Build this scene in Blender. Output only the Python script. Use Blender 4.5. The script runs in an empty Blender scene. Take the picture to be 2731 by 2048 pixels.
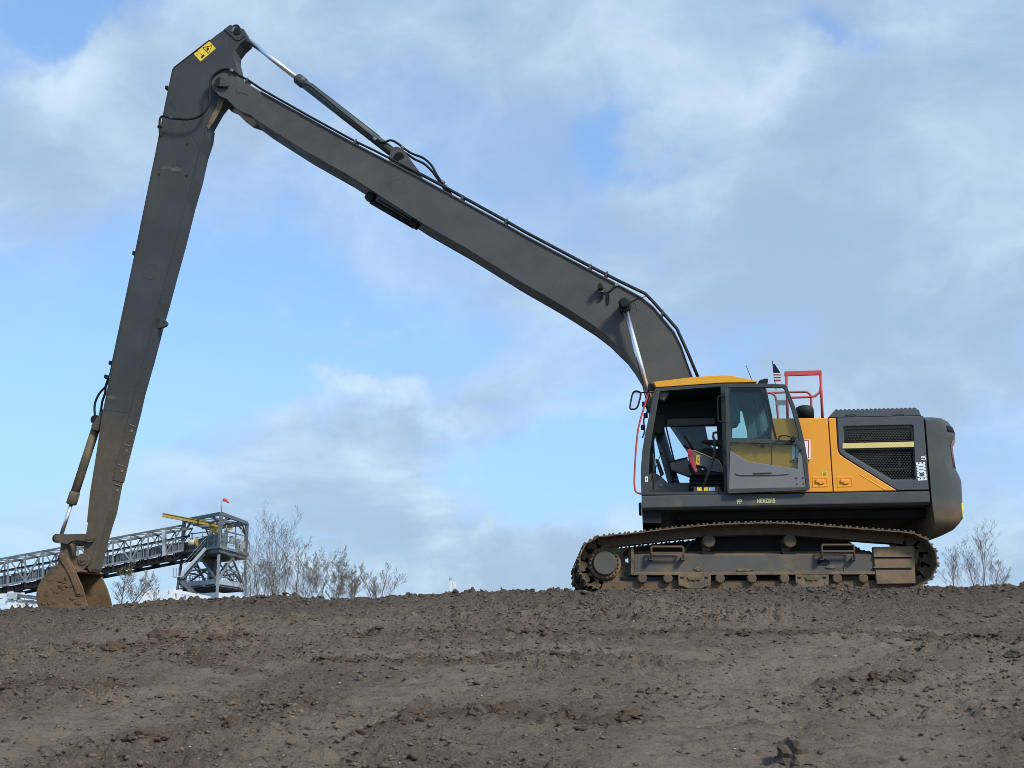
import bpy, bmesh, math, random
import numpy as np
from mathutils import Vector, Matrix
from mathutils.geometry import tessellate_polygon

# ------------------------------------------------------------------ camera
SC = bpy.context.scene
W, H, F = 2731.0, 2048.0, 3000.0            # photograph size and focal length in its pixels
PITCH = math.atan(686.0 / F)
YAW = math.atan(75.0 / F)
_r = Vector((math.cos(YAW), math.sin(YAW), 0))
_f = Vector((-math.sin(YAW) * math.cos(PITCH), math.cos(YAW) * math.cos(PITCH), math.sin(PITCH)))
_u = _r.cross(_f)
CAMZ = 0.0
def ray(px, py):
    return _f + _r * ((px - W / 2) / F) - _u * ((py - H / 2) / F)
SLEW = math.radians(-5.3)                    # the upper machine is slewed a little against its tracks
PIV, UP = None, False                        # while UP, depths are measured square to the slewed machine
def P(px, py, Y):
    d = ray(px, py); o = Vector((0, 0, CAMZ))
    if UP:
        R_ = Matrix.Rotation(-SLEW, 3, 'Z'); d = R_ @ d; o = R_ @ (o - PIV) + PIV
    t = (Y - o.y) / d.y
    return o + d * t
CAMZ = -P(2024, 1580, 14.8).z                # the tracks stand on z = 0
def XZ(px, py, Y):
    p = P(px, py, Y); return (p.x, p.z)

cam_d = bpy.data.cameras.new('camera'); cam = bpy.data.objects.new('camera', cam_d)
SC.collection.objects.link(cam); SC.camera = cam
cam_d.sensor_width = 36.0; cam_d.lens = F / W * 36.0
cam_d.clip_start = 0.1; cam_d.clip_end = 6000
cam.location = (0, 0, CAMZ); cam.rotation_euler = (math.radians(90) + PITCH, 0, YAW)

# ------------------------------------------------------------------ light and exposure
SUN_EL, SUN_AZ = math.radians(40), math.radians(136)   # azimuth clockwise from +Y: behind the camera, to its right
SC.view_settings.view_transform = 'Standard'; SC.view_settings.look = 'None'
SC.view_settings.exposure = 0.6; SC.view_settings.gamma = 1.0; SC.view_settings.use_curve_mapping = False
sun_d = bpy.data.lights.new('sun', 'SUN'); sun_d.energy = 2.5; sun_d.angle = math.radians(11); sun_d.color = (1, .95, .87)
sun = bpy.data.objects.new('sun', sun_d); SC.collection.objects.link(sun)
_sd = Vector((math.sin(SUN_AZ) * math.cos(SUN_EL), math.cos(SUN_AZ) * math.cos(SUN_EL), math.sin(SUN_EL)))
sun.rotation_euler = (-_sd).to_track_quat('-Z', 'Y').to_euler(); sun.location = _sd * 60

class NT:
    """small helper that writes node trees"""
    def __init__(s, tree): s.t = tree
    def n(s, typ, **kw):
        nd = s.t.nodes.new(typ)
        for k, v in kw.items(): setattr(nd, k, v)
        return nd
    def put(s, sock, v):
        if isinstance(v, bpy.types.NodeSocket): s.t.links.new(v, sock)
        else: sock.default_value = v
    def m(s, op, a, b=0.0, c=0.0, clamp=False):
        nd = s.n('ShaderNodeMath', operation=op, use_clamp=clamp)
        for i, v in enumerate((a, b, c)): s.put(nd.inputs[i], v)
        return nd.outputs[0]
    def smooth(s, v, lo, hi):
        nd = s.n('ShaderNodeMapRange', interpolation_type='SMOOTHSTEP')
        s.put(nd.inputs[0], v); nd.inputs[1].default_value = lo; nd.inputs[2].default_value = hi
        return nd.outputs[0]
    def mix(s, fac, a, b, blend='MIX'):
        nd = s.n('ShaderNodeMix', data_type='RGBA', blend_type=blend)
        s.put(nd.inputs[0], fac); s.put(nd.inputs[6], a); s.put(nd.inputs[7], b)
        return nd.outputs[2]
    def noise(s, vec, scale, detail=4, rough=.55, dist=0.0, dim='3D'):
        nd = s.n('ShaderNodeTexNoise', noise_dimensions=dim)
        if vec is not None: s.put(nd.inputs['Vector'], vec)
        nd.inputs['Scale'].default_value = scale; nd.inputs['Detail'].default_value = detail
        nd.inputs['Roughness'].default_value = rough; nd.inputs['Distortion'].default_value = dist
        return nd.outputs[0]
    def vec(s, x, y, z):
        nd = s.n('ShaderNodeCombineXYZ')
        for i, v in enumerate((x, y, z)): s.put(nd.inputs[i], v)
        return nd.outputs[0]

def C4(c): return (c[0], c[1], c[2], 1.0)

# sky: clear Nishita air with drifting broken cloud over it
world = bpy.data.worlds.new('World'); SC.world = world; world.use_nodes = True
wt = world.node_tree; wt.nodes.clear(); N = NT(wt)
sky = N.n('ShaderNodeTexSky', sky_type='NISHITA'); sky.sun_disc = False
sky.sun_elevation = SUN_EL; sky.sun_rotation = SUN_AZ
sky.air_density = 1.0; sky.dust_density = 0.6; sky.ozone_density = 2.0; sky.altitude = 10
SKY_S = 0.15
tc = N.n('ShaderNodeTexCoord'); sep = N.n('ShaderNodeSeparateXYZ'); wt.links.new(tc.outputs['Generated'], sep.inputs[0])
dx, dy, dz = sep.outputs
zc = N.m('ADD', N.m('MAXIMUM', dz, 0.0), 0.45)
cu, cv = N.m('DIVIDE', dx, zc), N.m('DIVIDE', dy, zc)                # a flat cloud deck seen from below
pv = N.vec(cu, cv, 0.0)
warp = N.n('ShaderNodeTexNoise'); wt.links.new(pv, warp.inputs['Vector']); warp.inputs['Scale'].default_value = 1.6; warp.inputs['Detail'].default_value = 5
wv = N.n('ShaderNodeVectorMath', operation='MULTIPLY_ADD'); wt.links.new(warp.outputs['Color'], wv.inputs[0])
wv.inputs[1].default_value = (.55, .55, .55); wt.links.new(pv, wv.inputs[2])
n_big = N.noise(wv.outputs[0], 1.05, 6, .55)
n_mid = N.noise(wv.outputs[0], 3.4, 9, .58)
sh = N.n('ShaderNodeVectorMath', operation='ADD'); wt.links.new(wv.outputs[0], sh.inputs[0]); sh.inputs[1].default_value = (.07, -.11, 0)
n_off = N.noise(sh.outputs[0], 3.4, 9, .58)
relief = N.m('SUBTRACT', n_mid, n_off)                                # thick edges turned to the sun come out brighter
# placed cloud masses: azimuth / height in tangent units
gy = N.m('MAXIMUM', dy, 0.15)
gu, gv = N.m('DIVIDE', dx, gy), N.m('DIVIDE', dz, gy)
w2 = N.n('ShaderNodeTexNoise'); wt.links.new(tc.outputs['Generated'], w2.inputs['Vector']); w2.inputs['Scale'].default_value = 5.5; w2.inputs['Detail'].default_value = 6; w2.inputs['Roughness'].default_value = .62
w2s = N.n('ShaderNodeSeparateColor'); wt.links.new(w2.outputs['Color'], w2s.inputs[0])
gu = N.m('ADD', gu, N.m('MULTIPLY', N.m('SUBTRACT', w2s.outputs[0], .5), .30))
gv = N.m('ADD', gv, N.m('MULTIPLY', N.m('SUBTRACT', w2s.outputs[1], .5), .22))
def blob(px, py, rx, ry, tilt=0.0):
    d = ray(px, py); u0, v0 = d.x / d.y, d.z / d.y
    ca, sa = math.cos(math.radians(tilt)), math.sin(math.radians(tilt))
    a, b = N.m('SUBTRACT', gu, u0), N.m('SUBTRACT', gv, v0)
    e = N.m('DIVIDE', N.m('ADD', N.m('MULTIPLY', a, ca), N.m('MULTIPLY', b, sa)), rx / F)
    g = N.m('DIVIDE', N.m('SUBTRACT', N.m('MULTIPLY', b, ca), N.m('MULTIPLY', a, sa)), ry / F)
    r2 = N.m('ADD', N.m('MULTIPLY', e, e), N.m('MULTIPLY', g, g))
    return N.m('EXPONENT', N.m('MULTIPLY', r2, -1.0))
def total(lst):
    s = None
    for w, args in lst:
        b = N.m('MULTIPLY', blob(*args), w); s = b if s is None else N.m('ADD', s, b)
    return s
# denser cloud (positive) and gaps of blue (negative)
mass = total([(.55, (250, 330, 480, 300, 8)), (.22, (700, 60, 520, 160, 0)), (.80, (2250, 480, 620, 400, 25)), (.25, (1420, 120, 420, 200, 10)),
              (.62, (1000, 1230, 420, 200, 12)), (.60, (1350, 1520, 620, 140, -6)), (.65, (2450, 900, 520, 200, 20)), (.30, (1330, 780, 400, 120, -10)),
              (-.75, (180, 60, 240, 120, 25)), (-.45, (1620, 380, 150, 130, 40)), (-.55, (700, 900, 520, 170, 12)), (-.4, (2280, 50, 150, 60, -20)),
              (-.5, (1430, 1270, 420, 110, -8)), (-.25, (350, 850, 400, 140, 5)), (-.25, (120, 1180, 260, 160, 0)), (-.2, (2050, 850, 300, 110, 20)), (.4, (330, 1390, 260, 70, 0)), (.3, (2650, 1450, 200, 220, 0))])
dusk = total([(.28, (2150, 560, 480, 250, 25)), (.28, (2450, 880, 450, 170, 20)), (.16, (1000, 1290, 300, 110, 10)), (.22, (1500, 1530, 420, 90, 0))])
white = total([(.55, (240, 200, 240, 110, 15)), (.62, (960, 1060, 170, 60, -8)), (.55, (1100, 1150, 190, 50, -22)), (.5, (1020, 880, 110, 40, 15)), (.4, (760, 860, 90, 60, 40)),
               (.5, (2080, 190, 220, 70, 32)), (.45, (2420, 60, 140, 60, 10)), (.35, (1790, 480, 160, 70, 35)), (.55, (1190, 1470, 90, 120, 35)),
               (.35, (1390, 1170, 140, 40, 0)), (.45, (330, 1370, 190, 60, 10)), (.35, (230, 960, 150, 60, 10)), (.4, (2650, 1380, 160, 100, 30))])
cover = N.m('ADD', N.m('ADD', N.m('MULTIPLY', n_big, .95), N.m('MULTIPLY', n_mid, .85)), mass)
cover = N.smooth(cover, .68, 1.34)
shade = N.m('ADD', N.m('ADD', N.m('MULTIPLY', relief, 1.15), .34), N.m('ADD', N.m('MULTIPLY', white, .62), N.m('MULTIPLY', N.m('SUBTRACT', n_mid, .5), .9)))
shade = N.smooth(N.m('SUBTRACT', shade, dusk), .0, 1.0)
wisps = N.smooth(N.m('ADD', N.m('MULTIPLY', n_mid, .8), N.m('MULTIPLY', white, .75)), .50, 1.0)
cover = N.m('MAXIMUM', cover, wisps)
cover = N.m('MULTIPLY', cover, .84)
ccol = N.mix(shade, C4((.262, .352, .465)), C4((.480, .588, .680)))
air = N.mix(1.0, sky.outputs[0], C4((SKY_S * .82, SKY_S * 1.0, SKY_S * 1.18)), 'MULTIPLY')
low = N.smooth(dz, .32, .0)
air = N.mix(N.m('ADD', N.m('MULTIPLY', low, .35), .45), air, C4((.212, .350, .560)))
bg = N.n('ShaderNodeBackground'); bg.inputs[1].default_value = 1.0
wt.links.new(N.mix(cover, air, ccol), bg.inputs[0])
wo = N.n('ShaderNodeOutputWorld'); wt.links.new(bg.outputs[0], wo.inputs[0])
world.cycles.sampling_method = 'MANUAL'; world.cycles.sample_map_resolution = 512

SC.cycles.max_bounces = 8; SC.cycles.transparent_max_bounces = 16; SC.cycles.use_denoising = True; SC.cycles.denoising_prefilter = 'ACCURATE'; SC.cycles.filter_width = 0.9

# ------------------------------------------------------------------ materials
def material(name, col, rough=.6, metal=0.0, var=.15, vscale=3.0, dirt=None, dirt_amt=0.0, dirt_scale=2.0, dirt_lo=.5, bump=0.0, bscale=60.0, spec=.22, coord='Object', zdirt=None, streak=0.0):
    """paint or metal with patchy tone, dust and fine relief; zdirt=(z_clean, z_dirty) adds dirt towards z_dirty"""
    m = bpy.data.materials.new(name); m.use_nodes = True
    t = m.node_tree; t.nodes.clear(); k = NT(t)
    co = k.n('ShaderNodeTexCoord').outputs[coord]
    base = k.mix(k.smooth(k.noise(co, vscale, 6, .6), .25, .75), C4([c * (1 - var) for c in col]), C4([min(1, c * (1 + var)) for c in col]))
    rg = k.m('ADD', k.m('MULTIPLY', k.noise(co, vscale * 4, 5, .6), .22), rough - .11)
    if streak:
        st = k.n('ShaderNodeMapping'); t.links.new(co, st.inputs[0]); st.inputs['Scale'].default_value = (14, 14, 1.1)
        sf = k.m('MULTIPLY', k.smooth(k.noise(st.outputs[0], 1.0, 4, .6), .55, .8), streak)
        base = k.mix(sf, base, C4([c * 1.5 + .02 for c in col]))
    if dirt is not None:
        f = k.smooth(k.m('ADD', k.noise(co, dirt_scale, 8, .65), 0.0), dirt_lo, dirt_lo + .2)
        f = k.m('MULTIPLY', f, dirt_amt)
        if zdirt:
            geo = k.n('ShaderNodeNewGeometry'); sp = k.n('ShaderNodeSeparateXYZ'); t.links.new(geo.outputs['Position'], sp.inputs[0])
            wob = k.m('ADD', sp.outputs[2], k.m('MULTIPLY', k.m('SUBTRACT', k.noise(co, 1.3, 5, .6), .5), abs(zdirt[0] - zdirt[1]) * .9))
            g = k.n('ShaderNodeMapRange', interpolation_type='SMOOTHSTEP'); t.links.new(wob, g.inputs[0])
            g.inputs[1].default_value = zdirt[0]; g.inputs[2].default_value = zdirt[1]
            f = k.m('MAXIMUM', f, k.m('MULTIPLY', g.outputs[0], .95), clamp=True)
        base = k.mix(f, base, k.mix(k.noise(co, 11, 6, .7), C4([c * .62 for c in dirt]), C4([c * 1.3 for c in dirt])))
        rg = k.m('ADD', rg, k.m('MULTIPLY', f, .35), clamp=True)
    bs = k.n('ShaderNodeBsdfPrincipled')
    k.put(bs.inputs['Base Color'], base); k.put(bs.inputs['Roughness'], rg); bs.inputs['Metallic'].default_value = metal
    bs.inputs['Specular IOR Level'].default_value = spec
    if bump:
        b = k.n('ShaderNodeBump'); b.inputs['Strength'].default_value = bump; b.inputs['Distance'].default_value = .01
        t.links.new(k.noise(co, bscale, 6, .65), b.inputs['Height']); t.links.new(b.outputs[0], bs.inputs['Normal'])
    o = k.n('ShaderNodeOutputMaterial'); t.links.new(bs.outputs[0], o.inputs[0])
    return m

def glass(name, tint, gloss=.10, haze=0.0):
    m = bpy.data.materials.new(name); m.use_nodes = True
    t = m.node_tree; t.nodes.clear(); k = NT(t)
    tr = k.n('ShaderNodeBsdfTransparent'); tr.inputs[0].default_value = C4(tint)
    gl = k.n('ShaderNodeBsdfGlossy'); gl.inputs['Roughness'].default_value = .03; gl.inputs[0].default_value = (.9, .95, .95, 1)
    fr = k.n('ShaderNodeFresnel'); fr.inputs[0].default_value = 1.45
    mx = k.n('ShaderNodeMixShader'); t.links.new(k.m('MULTIPLY', fr.outputs[0], gloss * 10), mx.inputs[0])
    t.links.new(tr.outputs[0], mx.inputs[1]); t.links.new(gl.outputs[0], mx.inputs[2])
    o = k.n('ShaderNodeOutputMaterial'); t.links.new(mx.outputs[0], o.inputs[0])
    return m

MUD = (.17, .125, .08)
M = {}
M['boom'] = material('boom_paint', (.074, .0725, .069), .60, var=.14, vscale=1.6, dirt=(.115, .106, .088), dirt_amt=.45, dirt_scale=1.1, dirt_lo=.48, bump=.06, bscale=7, streak=.22)
M['arm'] = material('arm_paint', (.050, .054, .053), .60, var=.14, vscale=1.6, dirt=(.105, .085, .058), dirt_amt=.22, dirt_scale=1.1, dirt_lo=.53, zdirt=(3.5, 2.2), bump=.06, bscale=7, streak=.18)
M['scuff'] = material('scuffed_paint', (.085, .088, .082), .7, var=.25, vscale=6)
M['cyl'] = material('cylinder_paint', (.062, .072, .068), .45, var=.1, dirt=MUD, dirt_amt=.15)
M['mudcyl'] = material('muddy_cylinder_paint', (.10, .085, .06), .7, var=.15, dirt=(.19, .135, .08), dirt_amt=.7, dirt_lo=.4, dirt_scale=3)
M['hood'] = material('charcoal_hood_paint', (.078, .088, .091), .42, var=.05, vscale=1.2, dirt=(.15, .138, .11), dirt_amt=.34, dirt_scale=1.1, dirt_lo=.5)
M['skirt'] = material('platform_paint', (.072, .079, .078), .5, var=.08, dirt=(.20, .15, .10), dirt_amt=.45, dirt_scale=1.3, dirt_lo=.52, bump=.06, bscale=5)
M['cw'] = material('counterweight_paint', (.070, .080, .080), .55, var=.08, dirt=(.17, .12, .07), dirt_amt=.35, dirt_scale=1.6, dirt_lo=.52, zdirt=(1.28, .9), bump=.12, bscale=22)
M['orange'] = material('orange_paint', (.82, .335, .035), .4, var=.04, vscale=1.5, dirt=(.52, .34, .15), dirt_amt=.42, dirt_scale=1.5, dirt_lo=.52)
M['roof'] = material('yellow_roof_paint', (.76, .36, .03), .35, var=.04, dirt=(.5, .33, .12), dirt_amt=.2)
M['yellow'] = material('yellow_decal', (.80, .56, .05), .5, var=.05, dirt=(.45, .33, .13), dirt_amt=.2)
M['paleyellow'] = material('pale_yellow_bar', (.70, .56, .22), .5, var=.05)
M['cab'] = material('cab_frame_paint', (.052, .058, .056), .45, var=.06, dirt=(.14, .13, .10), dirt_amt=.2, dirt_lo=.5)
M['doorpanel'] = material('door_panel_paint', (.175, .175, .172), .5, var=.05, vscale=1.4, dirt=(.22, .2, .17), dirt_amt=.3, dirt_scale=1.2)
M['black'] = material('black_rubber', (.012, .013, .014), .6, var=.2)
M['interior'] = material('cab_interior_plastic', (.018, .020, .021), .6, var=.1)
M['seatgrey'] = material('seat_fabric', (.075, .085, .085), .9, var=.1)
M['rtrim'] = material('rear_pillar_trim', (.15, .19, .18), .7, var=.06)
M['lever'] = material('red_lever', (.42, .05, .07), .5, var=.05)
M['trim'] = material('grey_cab_trim', (.14, .14, .13), .6, var=.08)
M['red'] = material('red_rail_paint', (.55, .075, .075), .4, var=.08, dirt=(.3, .12, .09), dirt_amt=.3)
M['chrome'] = material('chrome_rod', (.86, .87, .88), .34, 1.0, var=.04, dirt=(.25, .2, .14), dirt_amt=.35, dirt_scale=9, dirt_lo=.62)
M['steel'] = material('worn_steel', (.30, .29, .27), .4, .9, var=.15, dirt=MUD, dirt_amt=.4)
M['shoe'] = material('track_shoe_steel', (.13, .10, .072), .68, .15, var=.2, vscale=5, dirt=(.165, .115, .068), dirt_amt=.85, dirt_scale=5, dirt_lo=.36, bump=.4, bscale=35)
M['mudsteel'] = material('mud_caked_steel', (.12, .098, .072), .8, .0, var=.2, vscale=3, dirt=(.215, .15, .088), dirt_amt=.95, dirt_scale=3.0, dirt_lo=.36, bump=.5, bscale=30)
M['frame'] = material('track_frame_paint', (.095, .09, .08), .7, var=.12, dirt=(.185, .138, .086), dirt_amt=.8, dirt_scale=2.4, dirt_lo=.50, bump=.25, bscale=25)
M['dark'] = material('shade_black', (.018, .018, .018), .8, var=.2, dirt=(.05, .04, .03), dirt_amt=.3)  # print black; its colour also stands in for shade under the platform, in openings
M['bucket'] = material('muddy_bucket_steel', (.145, .094, .050), .88, var=.3, vscale=3.5, dirt=(.07, .04, .02), dirt_amt=.9, dirt_scale=5.0, dirt_lo=.52, bump=.8, bscale=26)
M['cakedmud'] = material('caked_mud', (.115, .073, .038), .95, var=.35, vscale=9, bump=.7, bscale=40)
M['link'] = material('muddy_link_steel', (.105, .08, .055), .75, var=.15, dirt=(.17, .12, .07), dirt_amt=.6, dirt_lo=.45, bump=.3)
M['white'] = material('white_vinyl', (.80, .80, .80), .5, var=.03)
M['text'] = material('white_lettering', (.85, .87, .87), .5, var=.02)
M['ytext'] = material('pale_yellow_lettering', (.58, .53, .26), .6, var=.2, vscale=30)
M['navy'] = material('navy_cloth', (.012, .014, .035), .9, var=.2)
M['redcloth'] = material('red_cloth', (.35, .03, .04), .9, var=.1)
M['whitecloth'] = material('white_cloth', (.65, .62, .62), .9, var=.05)
M['mesh'] = material('grille_wire', (.060, .058, .05), .6, .3, var=.2)
M['brownpart'] = material('dusty_engine_parts', (.05, .042, .03), .8, var=.4, vscale=6)
M['redlight'] = material('red_reflector', (.22, .10, .10), .4, var=.1)
M['glass_door'] = glass('door_glass', (.84, .935, .91), .055)
M['glass_cab'] = glass('cab_glass', (.90, .96, .95), .05)
M['glass_front'] = glass('windscreen_glass', (.92, .96, .955), .05)
# background
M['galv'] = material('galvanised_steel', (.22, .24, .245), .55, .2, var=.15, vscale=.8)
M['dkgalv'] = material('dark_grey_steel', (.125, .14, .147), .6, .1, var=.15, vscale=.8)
M['pale'] = material('pale_grey_steel', (.42, .45, .46), .6, .1, var=.1, vscale=.6, dirt=(.25, .24, .22), dirt_amt=.4)
M['whitesteel'] = material('white_painted_steel', (.70, .73, .73), .55, var=.06, vscale=.6, dirt=(.4, .38, .34), dirt_amt=.4)
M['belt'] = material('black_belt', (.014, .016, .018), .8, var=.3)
M['ybeam'] = material('yellow_crane_paint', (.40, .29, .07), .65, var=.1, vscale=.6, dirt=(.2, .14, .05), dirt_amt=.4)
M['sock'] = material('red_windsock_cloth', (.75, .09, .06), .8, var=.1)
M['motor'] = material('cream_motor_paint', (.55, .48, .32), .5, var=.1)
M['bark'] = material('grey_bark', (.18, .14, .112), .9, var=.3, vscale=3)
M['barkr'] = material('reddish_bark', (.20, .148, .125), .9, var=.3, vscale=3)
M['leaf'] = material('olive_leaf', (.15, .16, .065), .7, var=.35, vscale=4)

# ------------------------------------------------------------------ mesh helpers
COL = SC.collection
class MB:
    def __init__(s): s.v = []; s.f = []; s.sm = []
    def add(s, vs, fs, smooth=False):
        o = len(s.v); s.v += [tuple(v) for v in vs]
        for f in fs: s.f.append(tuple(i + o for i in f)); s.sm.append(smooth)
        return s
    def prism(s, poly, y0, y1, holes=(), y0b=None):
        """outline in (x, z), given depth y0..y1"""
        rings = [list(poly)] + [list(h) for h in holes]
        n = sum(len(r) for r in rings); flat = [p for r in rings for p in r]
        vs = [(p[0], y0, p[1]) for p in flat] + [(p[0], y1, p[1]) for p in flat]
        fs = []
        if holes or True:
            tr = tessellate_polygon([[Vector((p[0], p[1], 0)) for p in r] for r in rings])
            for a, b, c in tr:
                A, B, Cc = flat[a], flat[b], flat[c]
                cr = (B[0] - A[0]) * (Cc[1] - A[1]) - (B[1] - A[1]) * (Cc[0] - A[0])
                if abs(cr) < 1e-12: continue
                if cr > 0: fs += [(a, b, c), (a + n, c + n, b + n)]
                else: fs += [(a, c, b), (a + n, b + n, c + n)]
        o = 0
        for ri, r in enumerate(rings):
            k = len(r); ar = sum(r[i][0] * r[(i + 1) % k][1] - r[(i + 1) % k][0] * r[i][1] for i in range(k))
            for i in range(k):
                a, b = o + i, o + (i + 1) % k
                flip = (ar > 0) != (ri > 0)
                fs.append((a, a + n, b + n, b) if flip else (a, b, b + n, a + n))
            o += k
        return s.add(vs, fs)
    def box(s, c, d, rot=None):
        hx, hy, hz = d[0] / 2, d[1] / 2, d[2] / 2
        vs = [Vector((x, y, z)) for x in (-hx, hx) for y in (-hy, hy) for z in (-hz, hz)]
        if rot is not None: vs = [rot @ v for v in vs]
        c = Vector(c)
        return s.add([v + c for v in vs], [(0, 1, 3, 2), (4, 6, 7, 5), (0, 4, 5, 1), (2, 3, 7, 6), (0, 2, 6, 4), (1, 5, 7, 3)])
    def beam(s, p, q, w, h=None):
        p, q = Vector(p), Vector(q); h = h or w; d = q - p
        up = Vector((0, 0, 1)) if abs(d.normalized().z) < .95 else Vector((0, 1, 0))
        sx = d.cross(up).normalized() * (w / 2); sz = sx.cross(d).normalized() * (h / 2)
        vs = [e + a * sx + b * sz for e in (p, q) for a, b in ((-1, -1), (1, -1), (1, 1), (-1, 1))]
        return s.add(vs, [(3, 2, 1, 0), (4, 5, 6, 7), (0, 1, 5, 4), (1, 2, 6, 5), (2, 3, 7, 6), (3, 0, 4, 7)])
    def tube(s, pts, r, sides=10, caps=True, smooth=True):
        pts = [Vector(p) for p in pts]; n = len(pts)
        rs = r if isinstance(r, (list, tuple)) else [r] * n
        t0 = (pts[1] - pts[0]).normalized()
        a = t0.orthogonal().normalized(); rings = []
        for i in range(n):
            if i == 0: t = pts[1] - pts[0]
            elif i == n - 1: t = pts[-1] - pts[-2]
            else: t = (pts[i + 1] - pts[i]).normalized() + (pts[i] - pts[i - 1]).normalized()
            t.normalize(); a = (a - t * a.dot(t)).normalized(); b = t.cross(a)
            rings.append([pts[i] + (a * math.cos(2 * math.pi * k / sides) + b * math.sin(2 * math.pi * k / sides)) * rs[i] for k in range(sides)])
        vs = [v for rg in rings for v in rg]
        fs = [(i * sides + k, i * sides + (k + 1) % sides, (i + 1) * sides + (k + 1) % sides, (i + 1) * sides + k) for i in range(n - 1) for k in range(sides)]
        s.add(vs, fs, smooth)
        if caps:
            o = len(s.v) - len(vs)
            s.f.append(tuple(o + k for k in reversed(range(sides)))); s.sm.append(False)
            s.f.append(tuple(o + (n - 1) * sides + k for k in range(sides))); s.sm.append(False)
        return s
    def cyl(s, p, q, r, sides=24, r2=None): return s.tube([p, q], [r, r if r2 is None else r2], sides)
    def ring(s, c, r0, r1, y0, y1, sides=32):
        cs = [(c[0] + math.cos(2 * math.pi * k / sides) * r1, c[1] + math.sin(2 * math.pi * k / sides) * r1) for k in range(sides)]
        ch = [(c[0] + math.cos(2 * math.pi * k / sides) * r0, c[1] + math.sin(2 * math.pi * k / sides) * r0) for k in range(sides)]
        return s.prism(cs, y0, y1, [ch])
    def mesh(s, name):
        me = bpy.data.meshes.new(name); me.from_pydata(s.v, [], s.f)
        me.polygons.foreach_set('use_smooth', s.sm); me.update(); return me
    def build(s, name, mat, parent=None, bevel=0.0, label=None):
        off = origin(parent)
        if off.length: s.v = [(x - off.x, y - off.y, z - off.z) for x, y, z in s.v]
        me = s.mesh(name); me.materials.append(M[mat] if isinstance(mat, str) else mat)
        o = bpy.data.objects.new(name, me); COL.objects.link(o); o.parent = parent
        if UP and parent is EX: o.rotation_euler = (0, 0, SLEW)
        if bevel:
            b = o.modifiers.new('bevel', 'BEVEL'); b.width = bevel; b.segments = 2; b.limit_method = 'ANGLE'; b.angle_limit = math.radians(35)
        if label: o['label'] = label
        return o
def origin(o):
    v = Vector((0, 0, 0))
    while o is not None: v += o.location; o = o.parent
    return v
def thing(name, loc, label, cat, group=None):
    o = bpy.data.objects.new(name, None); COL.objects.link(o); o.location = loc; o.empty_display_size = .2
    o['label'] = label; o['category'] = cat
    if group: o['group'] = group
    return o
def part(name, parent):
    o = bpy.data.objects.new(name, None); COL.objects.link(o); o.parent = parent; o.empty_display_size = .1; return o
def tag(o, label, cat, group=None):
    o['label'] = label; o['category'] = cat
    if group: o['group'] = group
    return o
def px(lst, Y): return [XZ(a, b, Y) for a, b in lst]
def PP(lst, Y): return [P(a, b, Y) for a, b in lst]
def smoothpath(pts, n=6):
    pts = [Vector(p) for p in pts]; out = []
    for i in range(len(pts) - 1):
        p0 = pts[max(i - 1, 0)]; p1 = pts[i]; p2 = pts[i + 1]; p3 = pts[min(i + 2, len(pts) - 1)]
        for k in range(n):
            t = k / n
            out.append(.5 * ((2 * p1) + (p2 - p0) * t + (2 * p0 - 5 * p1 + 4 * p2 - p3) * t * t + (3 * p1 - p0 - 3 * p2 + p3) * t ** 3))
    out.append(pts[-1]); return out
def lettering(txt, name, corner, size, mat, parent, rot=0.0, sx=1.0, bold=.0):
    """flat raised letters facing the camera side (-Y); corner is the lower left of the first letter"""
    cu = bpy.data.curves.new(name, 'FONT'); cu.body = txt; cu.size = size; cu.extrude = .0012; cu.offset = bold
    cu.materials.append(M[mat])
    tmp = bpy.data.objects.new('tmp', cu); me_o = bpy.data.objects.new(name, bpy.data.meshes.new_from_object(tmp)); bpy.data.objects.remove(tmp); COL.objects.link(me_o)
    me_o.rotation_euler = (Matrix.Rotation(math.radians(90), 3, 'X') @ Matrix.Rotation(rot, 3, 'Z')).to_euler()
    me_o.scale = (sx, 1, 1); me_o.parent = parent; me_o.location = Vector(corner) - origin(parent)
    return me_o

# ------------------------------------------------------------------ the ground
rng = np.random.default_rng(7)
def vnoise(x, y, seed):
    xi = np.floor(x).astype(np.int64); yi = np.floor(y).astype(np.int64); fx = x - xi; fy = y - yi
    fx = fx * fx * (3 - 2 * fx); fy = fy * fy * (3 - 2 * fy)
    def hsh(a, b):
        h = (a * 374761393 + b * 668265263 + seed * 1442695041) & 0xFFFFFFFF
        h = ((h ^ (h >> 13)) * 1274126177) & 0xFFFFFFFF
        h = ((h ^ (h >> 16)) * 2246822519) & 0xFFFFFFFF
        return ((h ^ (h >> 15)) & 0xFFFFFF) / float(0xFFFFFF)
    a = hsh(xi, yi); b = hsh(xi + 1, yi); c = hsh(xi, yi + 1); d = hsh(xi + 1, yi + 1)
    return (a * (1 - fx) + b * fx) * (1 - fy) + (c * (1 - fx) + d * fx) * fy
def fbm(x, y, f, octs, seed, gain=.5):
    s = 0; a = 1.0; t = 0
    for i in range(octs):
        s = s + a * vnoise(x * f, y * f, seed + i * 17); t += a; a *= gain; f *= 2.03
    return s / t
YC = 14.1
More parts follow.
